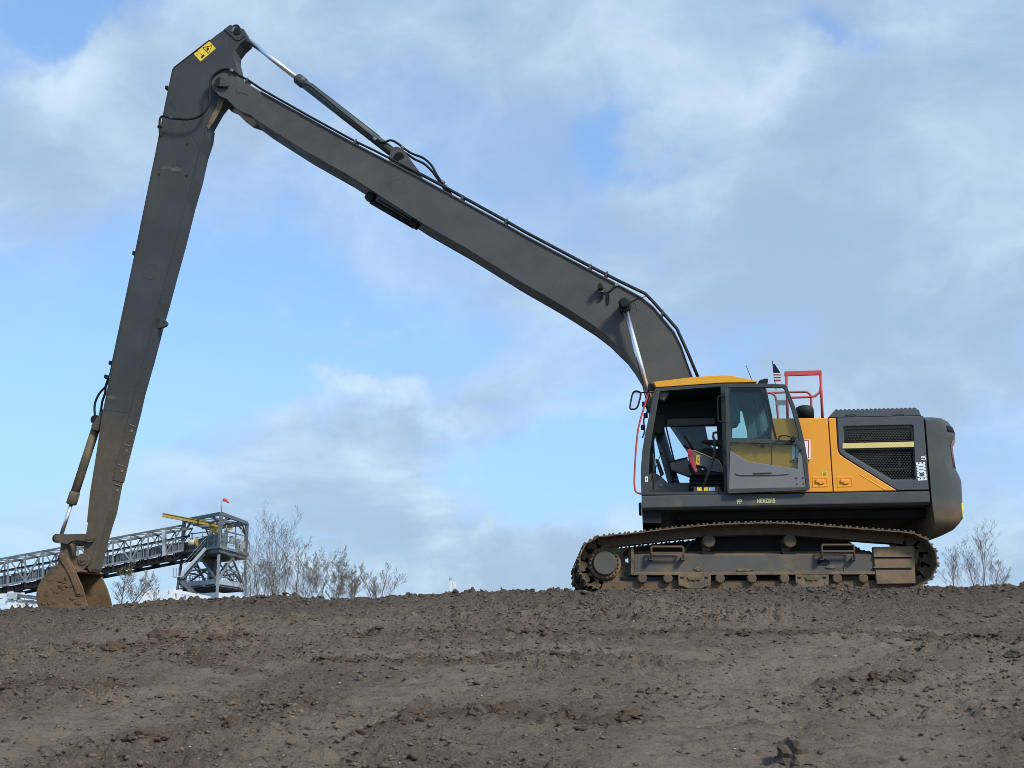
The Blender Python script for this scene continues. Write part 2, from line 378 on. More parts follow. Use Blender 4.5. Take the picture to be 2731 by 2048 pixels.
def cells(x, y, size, seed):
    """broken plates: (height of the nearest cell, closeness to its edge)"""
    u, v = x / size, y / size; ui, vi = np.floor(u).astype(np.int64), np.floor(v).astype(np.int64)
    def hsh(a, b, k):
        h = (a * 73856093 ^ b * 19349663 ^ (seed + k) * 83492791) & 0xFFFFFFFF
        h = ((h ^ (h >> 15)) * 2246822519) & 0xFFFFFFFF; h = ((h ^ (h >> 13)) * 3266489917) & 0xFFFFFFFF
        return ((h ^ (h >> 16)) & 0xFFFFFF) / float(0xFFFFFF)
    f1 = np.full(x.shape, 9.0); f2 = np.full(x.shape, 9.0); hh = np.zeros(x.shape)
    for i in (-1, 0, 1):
        for j in (-1, 0, 1):
            a, b = ui + i, vi + j
            d = np.hypot(a + hsh(a, b, 1) - u, b + hsh(a, b, 2) - v)
            nearer = d < f1
            f2 = np.where(nearer, f1, np.minimum(f2, d)); hh = np.where(nearer, hsh(a, b, 3), hh); f1 = np.where(nearer, d, f1)
    return hh, np.clip((f2 - f1) * 4.0, 0, 1)
crest_px = [(-400, 1638), (0, 1633), (60, 1630), (100, 1627), (240, 1625), (320, 1620), (420, 1612), (500, 1605), (633, 1599), (730, 1598), (816, 1602), (950, 1600), (1026, 1595), (1068, 1588), (1240, 1582),
            (1380, 1577), (1522, 1577), (1700, 1575), (2024, 1576), (2350, 1572), (2482, 1569), (2600, 1568), (2731, 1566), (3100, 1562)]
cx = np.array([XZ(a, b, YC)[0] for a, b in crest_px]); cz = np.array([XZ(a, b, YC)[1] for a, b in crest_px])
def ground_base(x, y):
    zc_ = np.interp(x, cx, cz)
    w = .45; s = .158
    d = (13.75 - y) / w
    sp = w * np.where(d > 30, d, np.log1p(np.exp(np.clip(d, -40, 30))))
    z = zc_ - s * sp
    z = np.where(y < 0, np.maximum(z, -2.6), z)
    back = np.clip((y - 14.4) / 1.0, 0, 1)
    z = z - .03 * back
    t = np.clip((y - 24) / 14, 0, 1); t = t * t * (3 - 2 * t)
    z = z * (1 - t) + (-4.5) * t
    # spoil ridge behind the bucket
    mx, mz = XZ(255, 1586, 20.5)
    z = z + (mz + .16) * np.exp(-np.clip(((x - mx) / np.where(x < mx, .9, .62)) ** 2, 0, 50) - ((y - 20.5) / 1.2) ** 2)
    side = np.clip((np.abs(x) - 14) / 30, 0, 1)
    return z - side * 1.0 * (1 - t)
def base_hit(a, b):
    d = ray(a, b); t = np.arange(3.0, 30, .02); pxx, pyy, pzz = d.x * t, d.y * t, CAMZ + d.z * t
    k = np.argmax(pzz < ground_base(pxx, pyy)); return pxx[k], pyy[k]
def near_line(x, y, pts, w):
    """1 on a polyline given in photo pixels of the bare slope, fading to 0 at w metres"""
    q = [base_hit(*p) for p in pts]; best = np.full(x.shape, 1e9)
    for (ax, ay), (bx, by) in zip(q[:-1], q[1:]):
        L2 = (bx - ax) ** 2 + (by - ay) ** 2; t = np.clip(((x - ax) * (bx - ax) + (y - ay) * (by - ay)) / L2, 0, 1)
        best = np.minimum(best, np.hypot(x - ax - t * (bx - ax), y - ay - t * (by - ay)))
    return np.clip(1 - best / w, 0, 1)
TRAILS = [([(2420, 1690), (2200, 1740), (2050, 1800), (1980, 1880), (1900, 1980), (1840, 2060)], .55), ([(1260, 1800), (1080, 1850), (930, 1920), (800, 2010), (740, 2060)], .45),
          ([(620, 1800), (420, 1870), (180, 1950), (-60, 2030)], .5), ([(2760, 1800), (2560, 1850), (2420, 1920), (2380, 2060)], .5), ([(900, 1745), (1500, 1740), (1900, 1745)], .35)]
ROWS = [([(950, 1705), (1300, 1692), (1700, 1694), (2100, 1690), (2450, 1700), (2731, 1715)], .30), ([(0, 1745), (300, 1738), (620, 1722)], .35), ([(880, 1765), (1200, 1770), (1600, 1762)], .25),
        ([(1000, 1960), (1100, 1925), (1250, 1910), (1340, 1900)], .30), ([(1450, 1925), (1600, 1935), (1700, 1918)], .25), ([(500, 1770), (700, 1800)], .2), ([(0, 1850), (300, 1840)], .3), ([(700, 1900), (880, 1885)], .25), ([(2200, 1830), (2420, 1820)], .25)]
def trail_mask(x, y):
    m = np.zeros(x.shape)
    for p, w in TRAILS: m = np.maximum(m, near_line(x, y, p, w))
    return np.clip(m * 2.2, 0, 1)
def row_mask(x, y):
    m = np.zeros(x.shape)
    for p, w in ROWS: m = np.maximum(m, near_line(x, y, p, w))
    return m
def ground_h(x, y, fine=True):
    z = ground_base(x, y)
    near = np.exp(-np.clip((np.abs(x) - 9) / 3, 0, 20)) * np.exp(-np.clip((y - 17) / 3, 0, 20)) * np.exp(-np.clip((3 - y) / 3, 0, 20))
    d = (fbm(x, y, .45, 3, 3) - .5) * .04
    d += (fbm(x, y * 1.2, 2.2, 4, 11) - .5) * .032
    # machine-rolled prints: long ridges across the slope
    ph = (fbm(x, y, .5, 2, 41) - .5) * 9 + (fbm(x, y, 3.0, 2, 45) - .5) * 2.2
    tm = trail_mask(x, y); rm = row_mask(x, y)
    mk = np.maximum(np.clip((fbm(x * .6, y * 1.6, .55, 3, 51) - .50) * 6, 0, .6), tm)
    rp = np.sin(2 * np.pi * y / .16 + ph)
    pz = (y / .15 + (fbm(x, y, .6, 2, 41) - .5) * 5 + (fbm(x, y, 2.5, 2, 45) - .5) * .8); pz = np.abs(pz - np.round(pz))
    brk = np.clip((fbm(x * 1.0, y * 1.3, 3.2, 3, 49) - .42) * 7, 0, 1)
    d -= tm * brk * np.exp(-(pz / .16) ** 2) * .034
    d += mk * (np.clip(rp * 1.6, -.6, 1)) * np.clip(fbm(x, y * .5, 4.0, 2, 47) * 2.4 - .5, .1, 1) * .009 - tm * .002
    # broken clods
    b = fbm(x, y, 7.5, 4, 61, .6)
    rough = np.clip((fbm(x * .7, y * 1.5, .9, 4, 71) - .38) * 4.0, 0.30, 1) * (1 - .5 * tm); rough = np.maximum(rough, rm * .8)
    d += rm * np.clip(fbm(x, y, 5., 3, 131, .6) - .35, 0, 1) * .03
    d += rough * (np.clip(b - .46, 0, 1) * .13)
    d += (.42 + .58 * rough) * (.5 - np.abs(fbm(x, y * 1.4, 8., 4, 81, .62) - .5) * 3) * .030 - .012
    d += (.35 + .65 * rough) * np.clip(fbm(x, y * 1.3, 19., 2, 83, .6) - .5, 0, 1) * .085
    wx = x + (fbm(x, y, 9., 2, 101) - .5) * .09; wy = y + (fbm(x, y, 9., 2, 105) - .5) * .09
    h1, e1 = cells(wx, wy, .125, 5); h2, e2 = cells(wx, wy, .055, 9)
    d += (.25 + .75 * rough) * (h1 ** 3 * e1 * .060 + h2 ** 2 * e2 * .032)
    cr = np.exp(-((y - 13.9) / .55) ** 2)
    d += cr * (np.clip(fbm(x, y, 4.5, 4, 91, .6) - .42, 0, 1) * .13 - .006)
    return z + d * near
xs_f = np.arange(-8.6, 8.601, .021); ys_f = np.arange(4.6, 15.2, .019)
grow = lambda a, n, r, l: a + np.cumsum(l * r ** np.arange(n))
xr = grow(8.6, 46, 1.21, .05); xs = np.concatenate([-xr[::-1], xs_f, xr])
yf = grow(ys_f[-1], 52, 1.19, .05); yb = grow(0, 26, 1.25, .05)
ys = np.concatenate([(4.6 - yb)[::-1], ys_f, yf])
GX, GY = np.meshgrid(xs, ys); GZ = ground_h(GX.ravel(), GY.ravel())
nx, ny = len(xs), len(ys)
gm = bpy.data.meshes.new('ground')
co = np.stack([GX.ravel(), GY.ravel(), GZ], 1).astype(np.float32)
idx = (np.arange(ny - 1)[:, None] * nx + np.arange(nx - 1)[None, :]).ravel()
fc = np.stack([idx, idx + 1, idx + nx + 1, idx + nx], 1).astype(np.int32)
gm.vertices.add(len(co)); gm.vertices.foreach_set('co', co.ravel())
gm.loops.add(fc.size); gm.loops.foreach_set('vertex_index', fc.ravel())
gm.polygons.add(len(fc)); gm.polygons.foreach_set('loop_start', np.arange(0, fc.size, 4, dtype=np.int32))
gm.polygons.foreach_set('use_smooth', np.ones(len(fc), bool))
gm.update(calc_edges=True)
def soil():
    m = bpy.data.materials.new('bare_clay_soil'); m.use_nodes = True
    t = m.node_tree; t.nodes.clear(); k = NT(t)
    co = k.n('ShaderNodeTexCoord').outputs['Object']
    mp = k.n('ShaderNodeMapping'); t.links.new(co, mp.inputs[0]); mp.inputs['Scale'].default_value = (.45, 1.5, 1)
    a = k.smooth(k.noise(mp.outputs[0], .8, 8, .62), .3, .7)
    base = k.mix(a, C4((.150, .115, .082)), C4((.240, .192, .140)))
    mp2 = k.n('ShaderNodeMapping'); t.links.new(co, mp2.inputs[0]); mp2.inputs['Scale'].default_value = (1, 3.2, 1)
    base = k.mix(k.m('MULTIPLY', k.smooth(k.noise(mp2.outputs[0], 4.5, 7, .68), .52, .72), .6), base, C4((.072, .053, .037)))
    base = k.mix(k.m('MULTIPLY', k.smooth(k.noise(co, 24, 5, .7), .5, .8), .45), base, C4((.20, .168, .125)))
    red = k.smooth(k.noise(co, .7, 5, .6), .55, .72)
    base = k.mix(k.m('MULTIPLY', red, .35), base, C4((.125, .080, .054)))
    mp3 = k.n('ShaderNodeMapping'); t.links.new(co, mp3.inputs[0]); mp3.inputs['Scale'].default_value = (1, 2.2, 1)
    fine = k.noise(mp3.outputs[0], 30, 5, .75)  # fleck colour mixes crumb tone with the small shadows between crumbs
    base = k.mix(k.m('MULTIPLY', k.smooth(fine, .54, .64), .70), base, C4((.052, .039, .028)))
    base = k.mix(k.m('MULTIPLY', k.smooth(fine, .46, .34), .55), base, C4((.27, .222, .163)))
    grit_shade = k.noise(mp3.outputs[0], 75, 3, .7)  # finer flecks, again crumb tone plus painted crumb shading
    base = k.mix(k.m('MULTIPLY', k.smooth(grit_shade, .55, .66), .65), base, C4((.055, .042, .03)))
    base = k.mix(k.m('MULTIPLY', k.smooth(grit_shade, .45, .33), .5), base, C4((.29, .238, .175)))
    ta = k.n('ShaderNodeAttribute', attribute_name='trail').outputs['Fac']; ra = k.n('ShaderNodeAttribute', attribute_name='windrow').outputs['Fac']
    base = k.mix(k.m('MULTIPLY', k.m('MULTIPLY', ta, k.smooth(k.noise(mp2.outputs[0], 3, 5, .6), .3, .6)), .6), base, C4((.300, .242, .176)))
    base = k.mix(k.m('MULTIPLY', k.smooth(k.m('ADD', ra, k.m('MULTIPLY', k.m('SUBTRACT', k.noise(co, 5, 5, .6), .5), 1.2)), .35, .85), .55), base, C4((.095, .067, .045)))
    sp = k.n('ShaderNodeSeparateXYZ'); t.links.new(co, sp.inputs[0])
    crest_tone = k.smooth(k.m('ADD', sp.outputs[1], k.m('MULTIPLY', k.noise(co, 1.2, 5, .6), 1.6)), 12.3, 14.2)  # darker, greyer soil tone towards the crest
    base = k.mix(k.m('MULTIPLY', crest_tone, .62), base, C4((.080, .068, .053)))
    bs = k.n('ShaderNodeBsdfPrincipled'); t.links.new(base, bs.inputs['Base Color']); bs.inputs['Roughness'].default_value = .95; bs.inputs['Specular IOR Level'].default_value = .2
    b = k.n('ShaderNodeBump'); b.inputs['Strength'].default_value = 1.0; b.inputs['Distance'].default_value = .05
    hh = k.m('ADD', k.noise(co, 38, 7, .72), k.m('MULTIPLY', k.noise(mp2.outputs[0], 11, 6, .65), .9))
    t.links.new(hh, b.inputs['Height']); t.links.new(b.outputs[0], bs.inputs['Normal'])
    o = k.n('ShaderNodeOutputMaterial'); t.links.new(bs.outputs[0], o.inputs[0]); return m
M['soil'] = soil()
at = gm.attributes.new('trail', 'FLOAT', 'POINT'); gxf, gyf = GX.ravel(), GY.ravel()
at.data.foreach_set('value', trail_mask(gxf, gyf).astype(np.float32))
at = gm.attributes.new('windrow', 'FLOAT', 'POINT'); at.data.foreach_set('value', row_mask(gxf, gyf).astype(np.float32))
gm.materials.append(M['soil']); go = bpy.data.objects.new('ground', gm); COL.objects.link(go); go['kind'] = 'structure'
def gz(x, y): return float(ground_h(np.array([x], float), np.array([y], float))[0])
def on_ground(a, b):
    """where the ray through a photo pixel meets the soil"""
    x_, y_ = base_hit(a, b); return Vector((x_, y_, gz(x_, y_)))

M['clod'] = material('clod_soil', (.125, .095, .067), .95, var=.45, vscale=5, spec=.2, bump=.6, bscale=45, coord='Object')
M['clodbrown'] = material('brown_clod_soil', (.080, .056, .038), .95, var=.3, vscale=7, spec=.2, bump=.7, bscale=40)
M['clodgrey'] = material('grey_clod_soil', (.088, .070, .052), .9, var=.3, vscale=7, spec=.2, bump=.7, bscale=40)
M['pebble'] = material('pale_pebble', (.50, .46, .39), .7, var=.3, vscale=20)
def ico(sub):
    bm = bmesh.new(); bmesh.ops.create_icosphere(bm, subdivisions=sub, radius=1.0)
    v = np.array([x.co[:] for x in bm.verts]); f = np.array([[q.index for q in p.verts] for p in bm.faces]); bm.free(); return v, f
I1, I2, I3 = ico(1), ico(2), ico(3)
def scatter(name, n, mat, smin, smax, flat, seed, region, dens=None, base=I1, power=2.2, label=None):
    r = np.random.default_rng(seed); V, Fc = base
    x0, x1, y0, y1 = region; pts = []
    while len(pts) < n:
        x = r.uniform(x0, x1, 4000); y = r.uniform(y0, y1, 4000); keep = np.abs(x) < .55 * y + .8
        if dens is not None: keep &= r.uniform(0, 1, 4000) < dens(x, y)
        pts += list(zip(x[keep], y[keep]))
    pts = np.array(pts[:n]); z = ground_h(pts[:, 0], pts[:, 1])
    s = smin * (smax / smin) ** (r.uniform(0, 1, n) ** power)
    allv = np.empty((n, len(V), 3)); a = r.uniform(0, 2 * np.pi, n)
    sc = np.stack([s * r.uniform(.75, 1.5, n), s * r.uniform(.7, 1.2, n), s * r.uniform(flat * .7, flat * 1.3, n)], 1)
    jit = r.uniform(.5, 1.3, (n, len(V), 1))
    q = V[None] * jit * sc[:, None, :]
    ca, sa = np.cos(a)[:, None], np.sin(a)[:, None]
    allv[..., 0] = q[..., 0] * ca - q[..., 1] * sa + pts[:, 0:1]
    allv[..., 1] = q[..., 0] * sa + q[..., 1] * ca + pts[:, 1:2]
    allv[..., 2] = q[..., 2] + (z + s * flat * .2)[:, None]
    fs = (Fc[None] + (np.arange(n) * len(V))[:, None, None]).reshape(-1, 3)
    me = bpy.data.meshes.new(name); vv = allv.reshape(-1, 3).astype(np.float32)
    me.vertices.add(len(vv)); me.vertices.foreach_set('co', vv.ravel())
    me.loops.add(fs.size); me.loops.foreach_set('vertex_index', fs.ravel().astype(np.int32))
    me.polygons.add(len(fs)); me.polygons.foreach_set('loop_start', np.arange(0, fs.size, 3, dtype=np.int32))
    me.update(calc_edges=True); me.materials.append(M[mat])
    o = bpy.data.objects.new(name, me); COL.objects.link(o); o['kind'] = 'stuff'
    if label: o['label'] = label; o['category'] = 'soil'
    return o
dens_a = lambda x, y: np.clip((fbm(x * .7, y * 1.5, .9, 4, 71) - .40) * 4, .25, 1) * (1 - .45 * trail_mask(x, y)) * (.55 + .45 * row_mask(x, y))
dens_r = lambda x, y: np.clip(row_mask(x, y) * 1.6 - .25, .015, 1)
scatter('soil_crumbs', 42000, 'clod', .006, .025, .55, 5, (-8, 8, 4.8, 14.2), dens_a, I1, 2.0, 'small loose crumbs of soil all over the bare slope')
scatter('soil_lumps', 1300, 'clodbrown', .008, .036, .6, 6, (-8, 8, 4.8, 14.0), dens_r, I2, 2.4, 'dark brown lumps of soil strewn over the slope')
scatter('crest_lumps', 2600, 'clodgrey', .010, .050, .6, 8, (-8, 8, 13.4, 15.0), None, I2, 2.0, 'rough dark soil lumps along the crest of the bank')
scatter('pebbles', 230, 'pebble', .005, .013, .6, 9, (-8, 8, 4.8, 14.0), None, I1, 2.0, 'tiny pale pebbles dotted over the bare soil')

# ------------------------------------------------------------------ the excavator
YT, YF, YS, YD, YB, YA, YM = 14.80, 15.02, 15.00, 14.92, 16.21, 16.34, 16.50
BW, AW = .58, .32                                # boom and arm widths
YFAR = 18.0
u15 = 15.0 / F                                   # metres per photo pixel at the machine's near side
EX = thing('excavator', (P(2010, 1580, YM).x, YM, 0), 'dark grey long reach crawler excavator with orange side panels resting its bucket on the bank', 'excavator')

# --- tracks
tp = [(1600, 1580), (1575, 1573), (1552, 1552), (1539, 1525), (1536, 1500), (1541, 1470), (1555, 1445), (1575, 1430), (1600, 1422), (1640, 1418), (1711, 1411), (1773, 1403), (1823, 1398), (1898, 1391),
      (1997, 1387), (2060, 1386), (2114, 1388), (2224, 1396), (2348, 1406), (2420, 1411), (2450, 1418), (2480, 1434), (2500, 1460), (2510, 1490), (2506, 1520), (2492, 1546), (2470, 1565), (2440, 1577), (2400, 1580)]
tw = [Vector((*XZ(a, b, YT), 0)) for a, b in tp]
tw[0].y = tw[-1].y = .0; loop = smoothpath(tw, 8)
n_b = 60
loop += [loop[-1].lerp(loop[0], k / n_b) for k in range(1, n_b)]
cum = [0.0]
for i in range(len(loop)): cum.append(cum[-1] + (loop[(i + 1) % len(loop)] - loop[i]).length)
NS = 50
def at_len(s):
    s %= cum[-1]
    i = max(k for k in range(len(loop)) if cum[k] <= s)
    return loop[i].lerp(loop[(i + 1) % len(loop)], (s - cum[i]) / max(1e-9, cum[i + 1] - cum[i]))
pitch_l = cum[-1] / NS
def shoe_mesh():
    b = MB(); L = pitch_l * .5 + .012; t = .014
    prof = [(-L, -t), (L - .02, -t), (L, -t - .012), (L, -.004 - .008), (L - .02, 0)]
    g = []
    for c in (-L + .028, .0, L - .045):
        g.append([(c - .016, 0), (c + .016, 0), (c + .008, .020), (c - .008, .020)])
    hw = .40
    b.prism([(-L, -t), (L, -t - .006), (L, -.004), (-L, 0)], -hw, hw)
    for q in g: b.prism(q, -hw, hw)
    return b
sm_me = None
def link_mesh():
    b = MB(); L = pitch_l * .5
    for yc in (-.10, .10):
        b.prism([(-L + .002, -.135), (L - .002, -.135), (L - .002, -.012), (-L + .002, -.012)], yc - .022, yc + .022)
    b.cyl((L, -.128, -.075), (L, .128, -.075), .03, 10)
    return b
shoe_o = link_o = None
def make_track(yc, label):
    global shoe_o, link_o
    tk = part('track', EX); tk['label'] = label; eo = origin(EX)
    for i in range(NS):
        a, c = at_len(i * pitch_l), at_len((i + 1) * pitch_l)
        mid = (a + c) / 2; d = (c - a).normalized()
        ang = math.atan2(d.y, d.x); nrm = Vector((-d.y, d.x))
        pos = Vector((mid.x - nrm.x * .03, yc, mid.y - nrm.y * .03))
        for which in (0, 1):
            if which == 0:
                if shoe_o is None:
                    shoe_o = shoe_mesh().mesh('track_shoe'); shoe_o.materials.append(M['shoe'])
                o = bpy.data.objects.new('track_shoe', shoe_o)
            else:
                if link_o is None:
                    link_o = link_mesh().mesh('track_link'); link_o.materials.append(M['shoe'])
                o = bpy.data.objects.new('track_link', link_o)
            COL.objects.link(o); o.parent = tk
            o.matrix_local = Matrix.Translation(pos - eo) @ Matrix.Rotation(-ang, 4, 'Y')
make_track(YT + .40, 'near crawler track caked in brown dirt')
make_track(YT + .40 + 2.6, 'far crawler track mostly hidden by the near one')

def circ(c, r, n=28): return [(c[0] + r * math.cos(2 * math.pi * k / n), c[1] + r * math.sin(2 * math.pi * k / n)) for k in range(n)]
def side_gear(dy):
    """frame, rollers, sprocket and idler of one track; dy moves it to the far side"""
    near = dy == 0; yf = YF + dy
    def Q(lst, Y=YF): return px(lst, Y)
    b = MB()
    b.prism(Q([(1690, 1480), (2334, 1479), (2334, 1527), (1692, 1529)]), yf, yf + .50)
    o = b.build('track_frame', 'frame', EX, .008)
    # sloping top ledge
    t0, t1 = XZ(1692, 1480, YF), XZ(2334, 1479, YF); hz = XZ(1692, 1466, YF)[1] - t0[1]
    MB().add([(t0[0], yf + .004, t0[1]), (t1[0], yf + .004, t1[1]), (t1[0], yf + .25, t1[1] + hz), (t0[0], yf + .25, t0[1] + hz), (t1[0], yf + .45, t1[1]), (t0[0], yf + .45, t0[1])],
             [(0, 1, 2, 3), (3, 2, 4, 5), (0, 3, 5), (1, 4, 2), (0, 5, 4, 1)]).build('frame_ledge', 'mudsteel', o)
    MB().prism(Q([(1689, 1526), (2336, 1524), (2336, 1532), (1690, 1534)]), yf - .02, yf + .48).build('frame_flange', 'mudsteel', o, .004)
    MB().prism(Q([(1682, 1462), (1690, 1461), (1692, 1535), (1682, 1532)]), yf - .015, yf + .42).build('end_plate', 'mudsteel', o, .004)
    if near:
        MB().ring(XZ(2196, 1500, YF), 0, .085, yf - .003, yf + .02)if False else None
        c = XZ(2196, 1500, YF); hb = MB(); hb.prism([(c[0] + .085 * math.cos(a), c[1] + .045 * math.sin(a)) for a in [2 * math.pi * k / 20 for k in range(20)]], yf - .004, yf + .03); hb.build('oval_opening', 'dark', o)
        for (a0, bb, w, h, seed) in ((1862, 1517, 24, 13, 1), (1985, 1520, 46, 10, 2), (2130, 1522, 40, 14, 3), (2255, 1519, 14, 16, 4), (2215, 1512, 30, 10, 5)):
            r = random.Random(seed); mbm = MB()
            poly = [(a0 + w / 2 * math.cos(q) * r.uniform(.7, 1.1), bb + h / 2 * math.sin(q) * r.uniform(.6, 1.2)) for q in [2 * math.pi * k / 11 for k in range(11)]]
            mbm.prism(Q(poly), yf - .015, yf + .01); mbm.build('mud_patch', 'mudsteel', o, .006)
    # sprocket with its final drive
    c = XZ(1613, 1502, YF); sp = MB()
    n = 21; pts = []
    for k in range(n):
        for f_, rr in ((-.30, .285), (-.12, .33), (.12, .33), (.30, .285)):
            a = 2 * math.pi * (k + f_) / n; pts.append((c[0] + rr * math.cos(a), c[1] + rr * math.sin(a)))
    sp.prism(pts, yf + .13, yf + .20); so = sp.build('sprocket', 'mudsteel', EX, .004)
    MB().tube([(c[0], yf + .2, c[1]), (c[0], yf + .04, c[1]), (c[0], yf + .02, c[1])], [.225, .215, .20], 36).build('final_drive_ring', 'mudsteel', so)
    MB().tube([(c[0], yf + .03, c[1]), (c[0], yf - .035, c[1]), (c[0], yf - .05, c[1])], [.165, .155, .145], 32).build('drive_cover', 'frame', so)
    for k in range(22):
        a = 2 * math.pi * k / 22; q = (c[0] + .186 * math.cos(a), c[1] + .186 * math.sin(a))
        MB().cyl((q[0], yf + .025, q[1]), (q[0], yf - .008, q[1]), .013, 6).build('bolt', 'mudsteel', so)
    # idler
    c = XZ(2418, 1499, YF)
    io = MB().tube([(c[0], yf + .06, c[1]), (c[0], yf + .05, c[1]), (c[0], yf + .30, c[1]), (c[0], yf + .29, c[1])], [.20, .265, .265, .2], 40).build('idler', 'mudsteel', EX)
    MB().cyl((c[0], yf - .02, c[1]), (c[0], yf + .35, c[1]), .09, 20).build('idler_hub', 'mudsteel', io)
    g = MB(); g.prism(Q([(2326, 1459), (2437, 1457), (2440, 1556), (2337, 1558)]), yf - .03, yf + .04)
    gd = g.build('idler_guard', 'mudsteel', EX, .008)
    if near:
        for (y0, y1) in ((1486.5, 1491), (1515.5, 1520.5)):
            MB().prism(Q([(2330, y0), (2429, y0 - 1), (2429, y1 - 1), (2330, y1)]), yf - .034, yf).build('guard_slot', 'dark', gd)
            MB().prism(Q([(2328, y0 - 4), (2431, y0 - 5), (2431, y0 - 1.4), (2328, y0 - .4)]), yf - .044, yf).build('guard_rib', 'mudsteel', gd)
    # rollers
    for a in (1712.6, 1781, 1920, 2004.7, 2092, 2232.5, 2302):
        c = XZ(a, 1545, YF)
        ro = MB().tube([(c[0], yf + .02, c[1]), (c[0], yf + .02, c[1]), (c[0], yf + .09, c[1]), (c[0], yf + .09, c[1]), (c[0], yf + .34, c[1])], [.07, .098, .098, .075, .075], 28).build('track_roller', 'mudsteel', EX)
        MB().tube([(c[0], yf + .03, c[1] + .012), (c[0], yf - .012, c[1] + .012), (c[0], yf - .022, c[1] + .012)], [.066, .062, .05], 20).build('roller_cap', 'link', ro)
    for a0, a1 in ((1808, 1895), (2120, 2209)):
        m_ = (a0 + a1) / 2
        tg = MB().prism(Q([(a0, 1533), (a1, 1533), (a1 - 1, 1561), (m_ + 16, 1570), (m_ - 16, 1570), (a0 + 1, 1561)]), yf - .035, yf + .02).build('track_guide', 'mudsteel', EX, .008)
        for bx in (a0 + 10, a1 - 12): MB().prism(Q([(bx - 5, 1538), (bx + 6, 1538), (bx + 4, 1544), (bx - 4, 1543)]), yf - .04, yf).build('guide_hole', 'dark', tg)
        MB().prism(Q([(m_ - 20, 1540), (m_ + 20, 1540), (m_ + 14, 1549), (m_ + 6, 1547), (m_, 1550), (m_ - 6, 1547), (m_ - 14, 1549)]), yf - .05, yf).build('guide_boss', 'link', tg, .004)
    for a in (1890, 2106):
        c = XZ(a, 1443, YF)
        co_ = MB().tube([(c[0], yf + .06, c[1]), (c[0], yf - .02, c[1]), (c[0], yf - .03, c[1])], [.088, .086, .074], 28).build('carrier_roller', 'link', EX)
        MB().cyl((c[0], yf + .06, c[1]), (c[0], yf + .34, c[1]), .07, 20).build('roller_drum', 'mudsteel', co_)
        MB().ring(c, .045, .053, yf - .034, yf - .02, 20).build('roller_lip', 'mudsteel', co_)
        p0 = XZ(a - 20, 1480, YF); p1 = XZ(a + 20, 1455, YF)
        MB().box((c[0], yf + .30, (p0[1] + c[1]) / 2), (.1, .1, c[1] - p0[1] + .05)).build('roller_bracket', 'mudsteel', co_)
        if near: MB().prism(Q([(a - 20, 1473), (a + 22, 1473), (a + 18, 1476.5), (a - 16, 1476.5)]), yf + .02, yf + .10).build('ledge_slot', 'dark', co_)
    # steps
    if near:
        for a0, a1, r0 in ((1737, 1822, 1458), (2192, 2277, 1453)):
            st = part('side_step', EX)
            MB().tube(PP([(a0 - 1, 1490), (a0, r0 + 3), (a0 + 3, r0), (a1 - 3, r0), (a1, r0 + 3), (a1 + 1, 1490)], yf - .10), .016, 8).build('step_hoop', 'link', st)
            MB().beam(P(a0, r0 + 17, yf - .10), P(a1, r0 + 17, yf - .10), .03, .022).build('step_bar', 'link', st)
            for a in (a0, a1): MB().beam(P(a, 1489, yf - .11), P(a, 1489, yf + .02), .05, .04).build('step_foot', 'link', st)
side_gear(0.0)
side_gear(2.56)
# centre frame between the tracks
xa, xb = XZ(1815, 1440, YM)[0], XZ(2215, 1440, YM)[0]
xc_ = (xa + xb) / 2
b = MB(); b.prism([(xa, .42), (xb, .42), (xb + .05, .62), (xb - .25, .86), (xa + .25, .86), (xa - .05, .62)], YF + .3, YF + 2.7); b.build('car_body', 'dark', EX, .02)
MB().cyl((xc_, YM, .84), (xc_, YM, 1.04), .72, 48).build('swing_bearing', 'dark', EX)

# --- rotating platform
PIV, UP = origin(EX), True
def lower_edge(lst, dz_): return lst
zf_t = XZ(1711, 1322, YS); zr_t = XZ(2479, 1309.5, YS)
zf_m = XZ(1713, 1360, YS); zr_m = XZ(2480, 1345, YS)
b = MB()
pl = [(zf_t[0], zf_t[1]), (zr_t[0], zr_t[1])]
zb = zf_m[1] - .12
vs = []
for (x, zt, zm) in ((zf_t[0], zf_t[1], zf_m[1]), (zr_t[0], zr_t[1], zr_m[1])):
    vs += [(x, YS, zt), (x, YS, zm + .03), (x, YS + .05, zm), (x, YFAR - .05, zm), (x, YFAR, zm + .03), (x, YFAR, zt)]
n = 6
b.add(vs, [tuple(range(n)), tuple(reversed(range(n, 2 * n)))] + [(i, i + n, (i + 1) % n + n, (i + 1) % n) for i in range(n)])
plat = b.build('platform', 'skirt', EX, .012)
MB().prism(px([(1703, 1341), (1711, 1339), (1711, 1368), (1704, 1366)], YS + .1), YS + .1, YS + .5).build('front_bumper_block', 'black', plat, .005)
MB().prism(px([(1713, 1356), (1764, 1355), (1764, 1395), (1715, 1394)], YS + .12), YS + .12, YFAR - .9).build('belly_plate', 'dark', plat)
x0_, x1_ = XZ(1800, 1400, YM)[0], XZ(2470, 1400, YM)[0]
MB().box(((x0_ + x1_) / 2, YM, (zf_m[1] + .99) / 2 + .01), (x1_ - x0_, 2.2, zf_m[1] - 1.0)).build('platform_centre', 'dark', plat)
lettering('PP', 'lettering', P(1965, 1343, YS - .003), .078, 'ytext', plat, sx=.85, bold=.003)
lettering('HEXC015', 'lettering', P(2019, 1341, YS - .003), .078, 'ytext', plat, sx=.74, bold=.004)

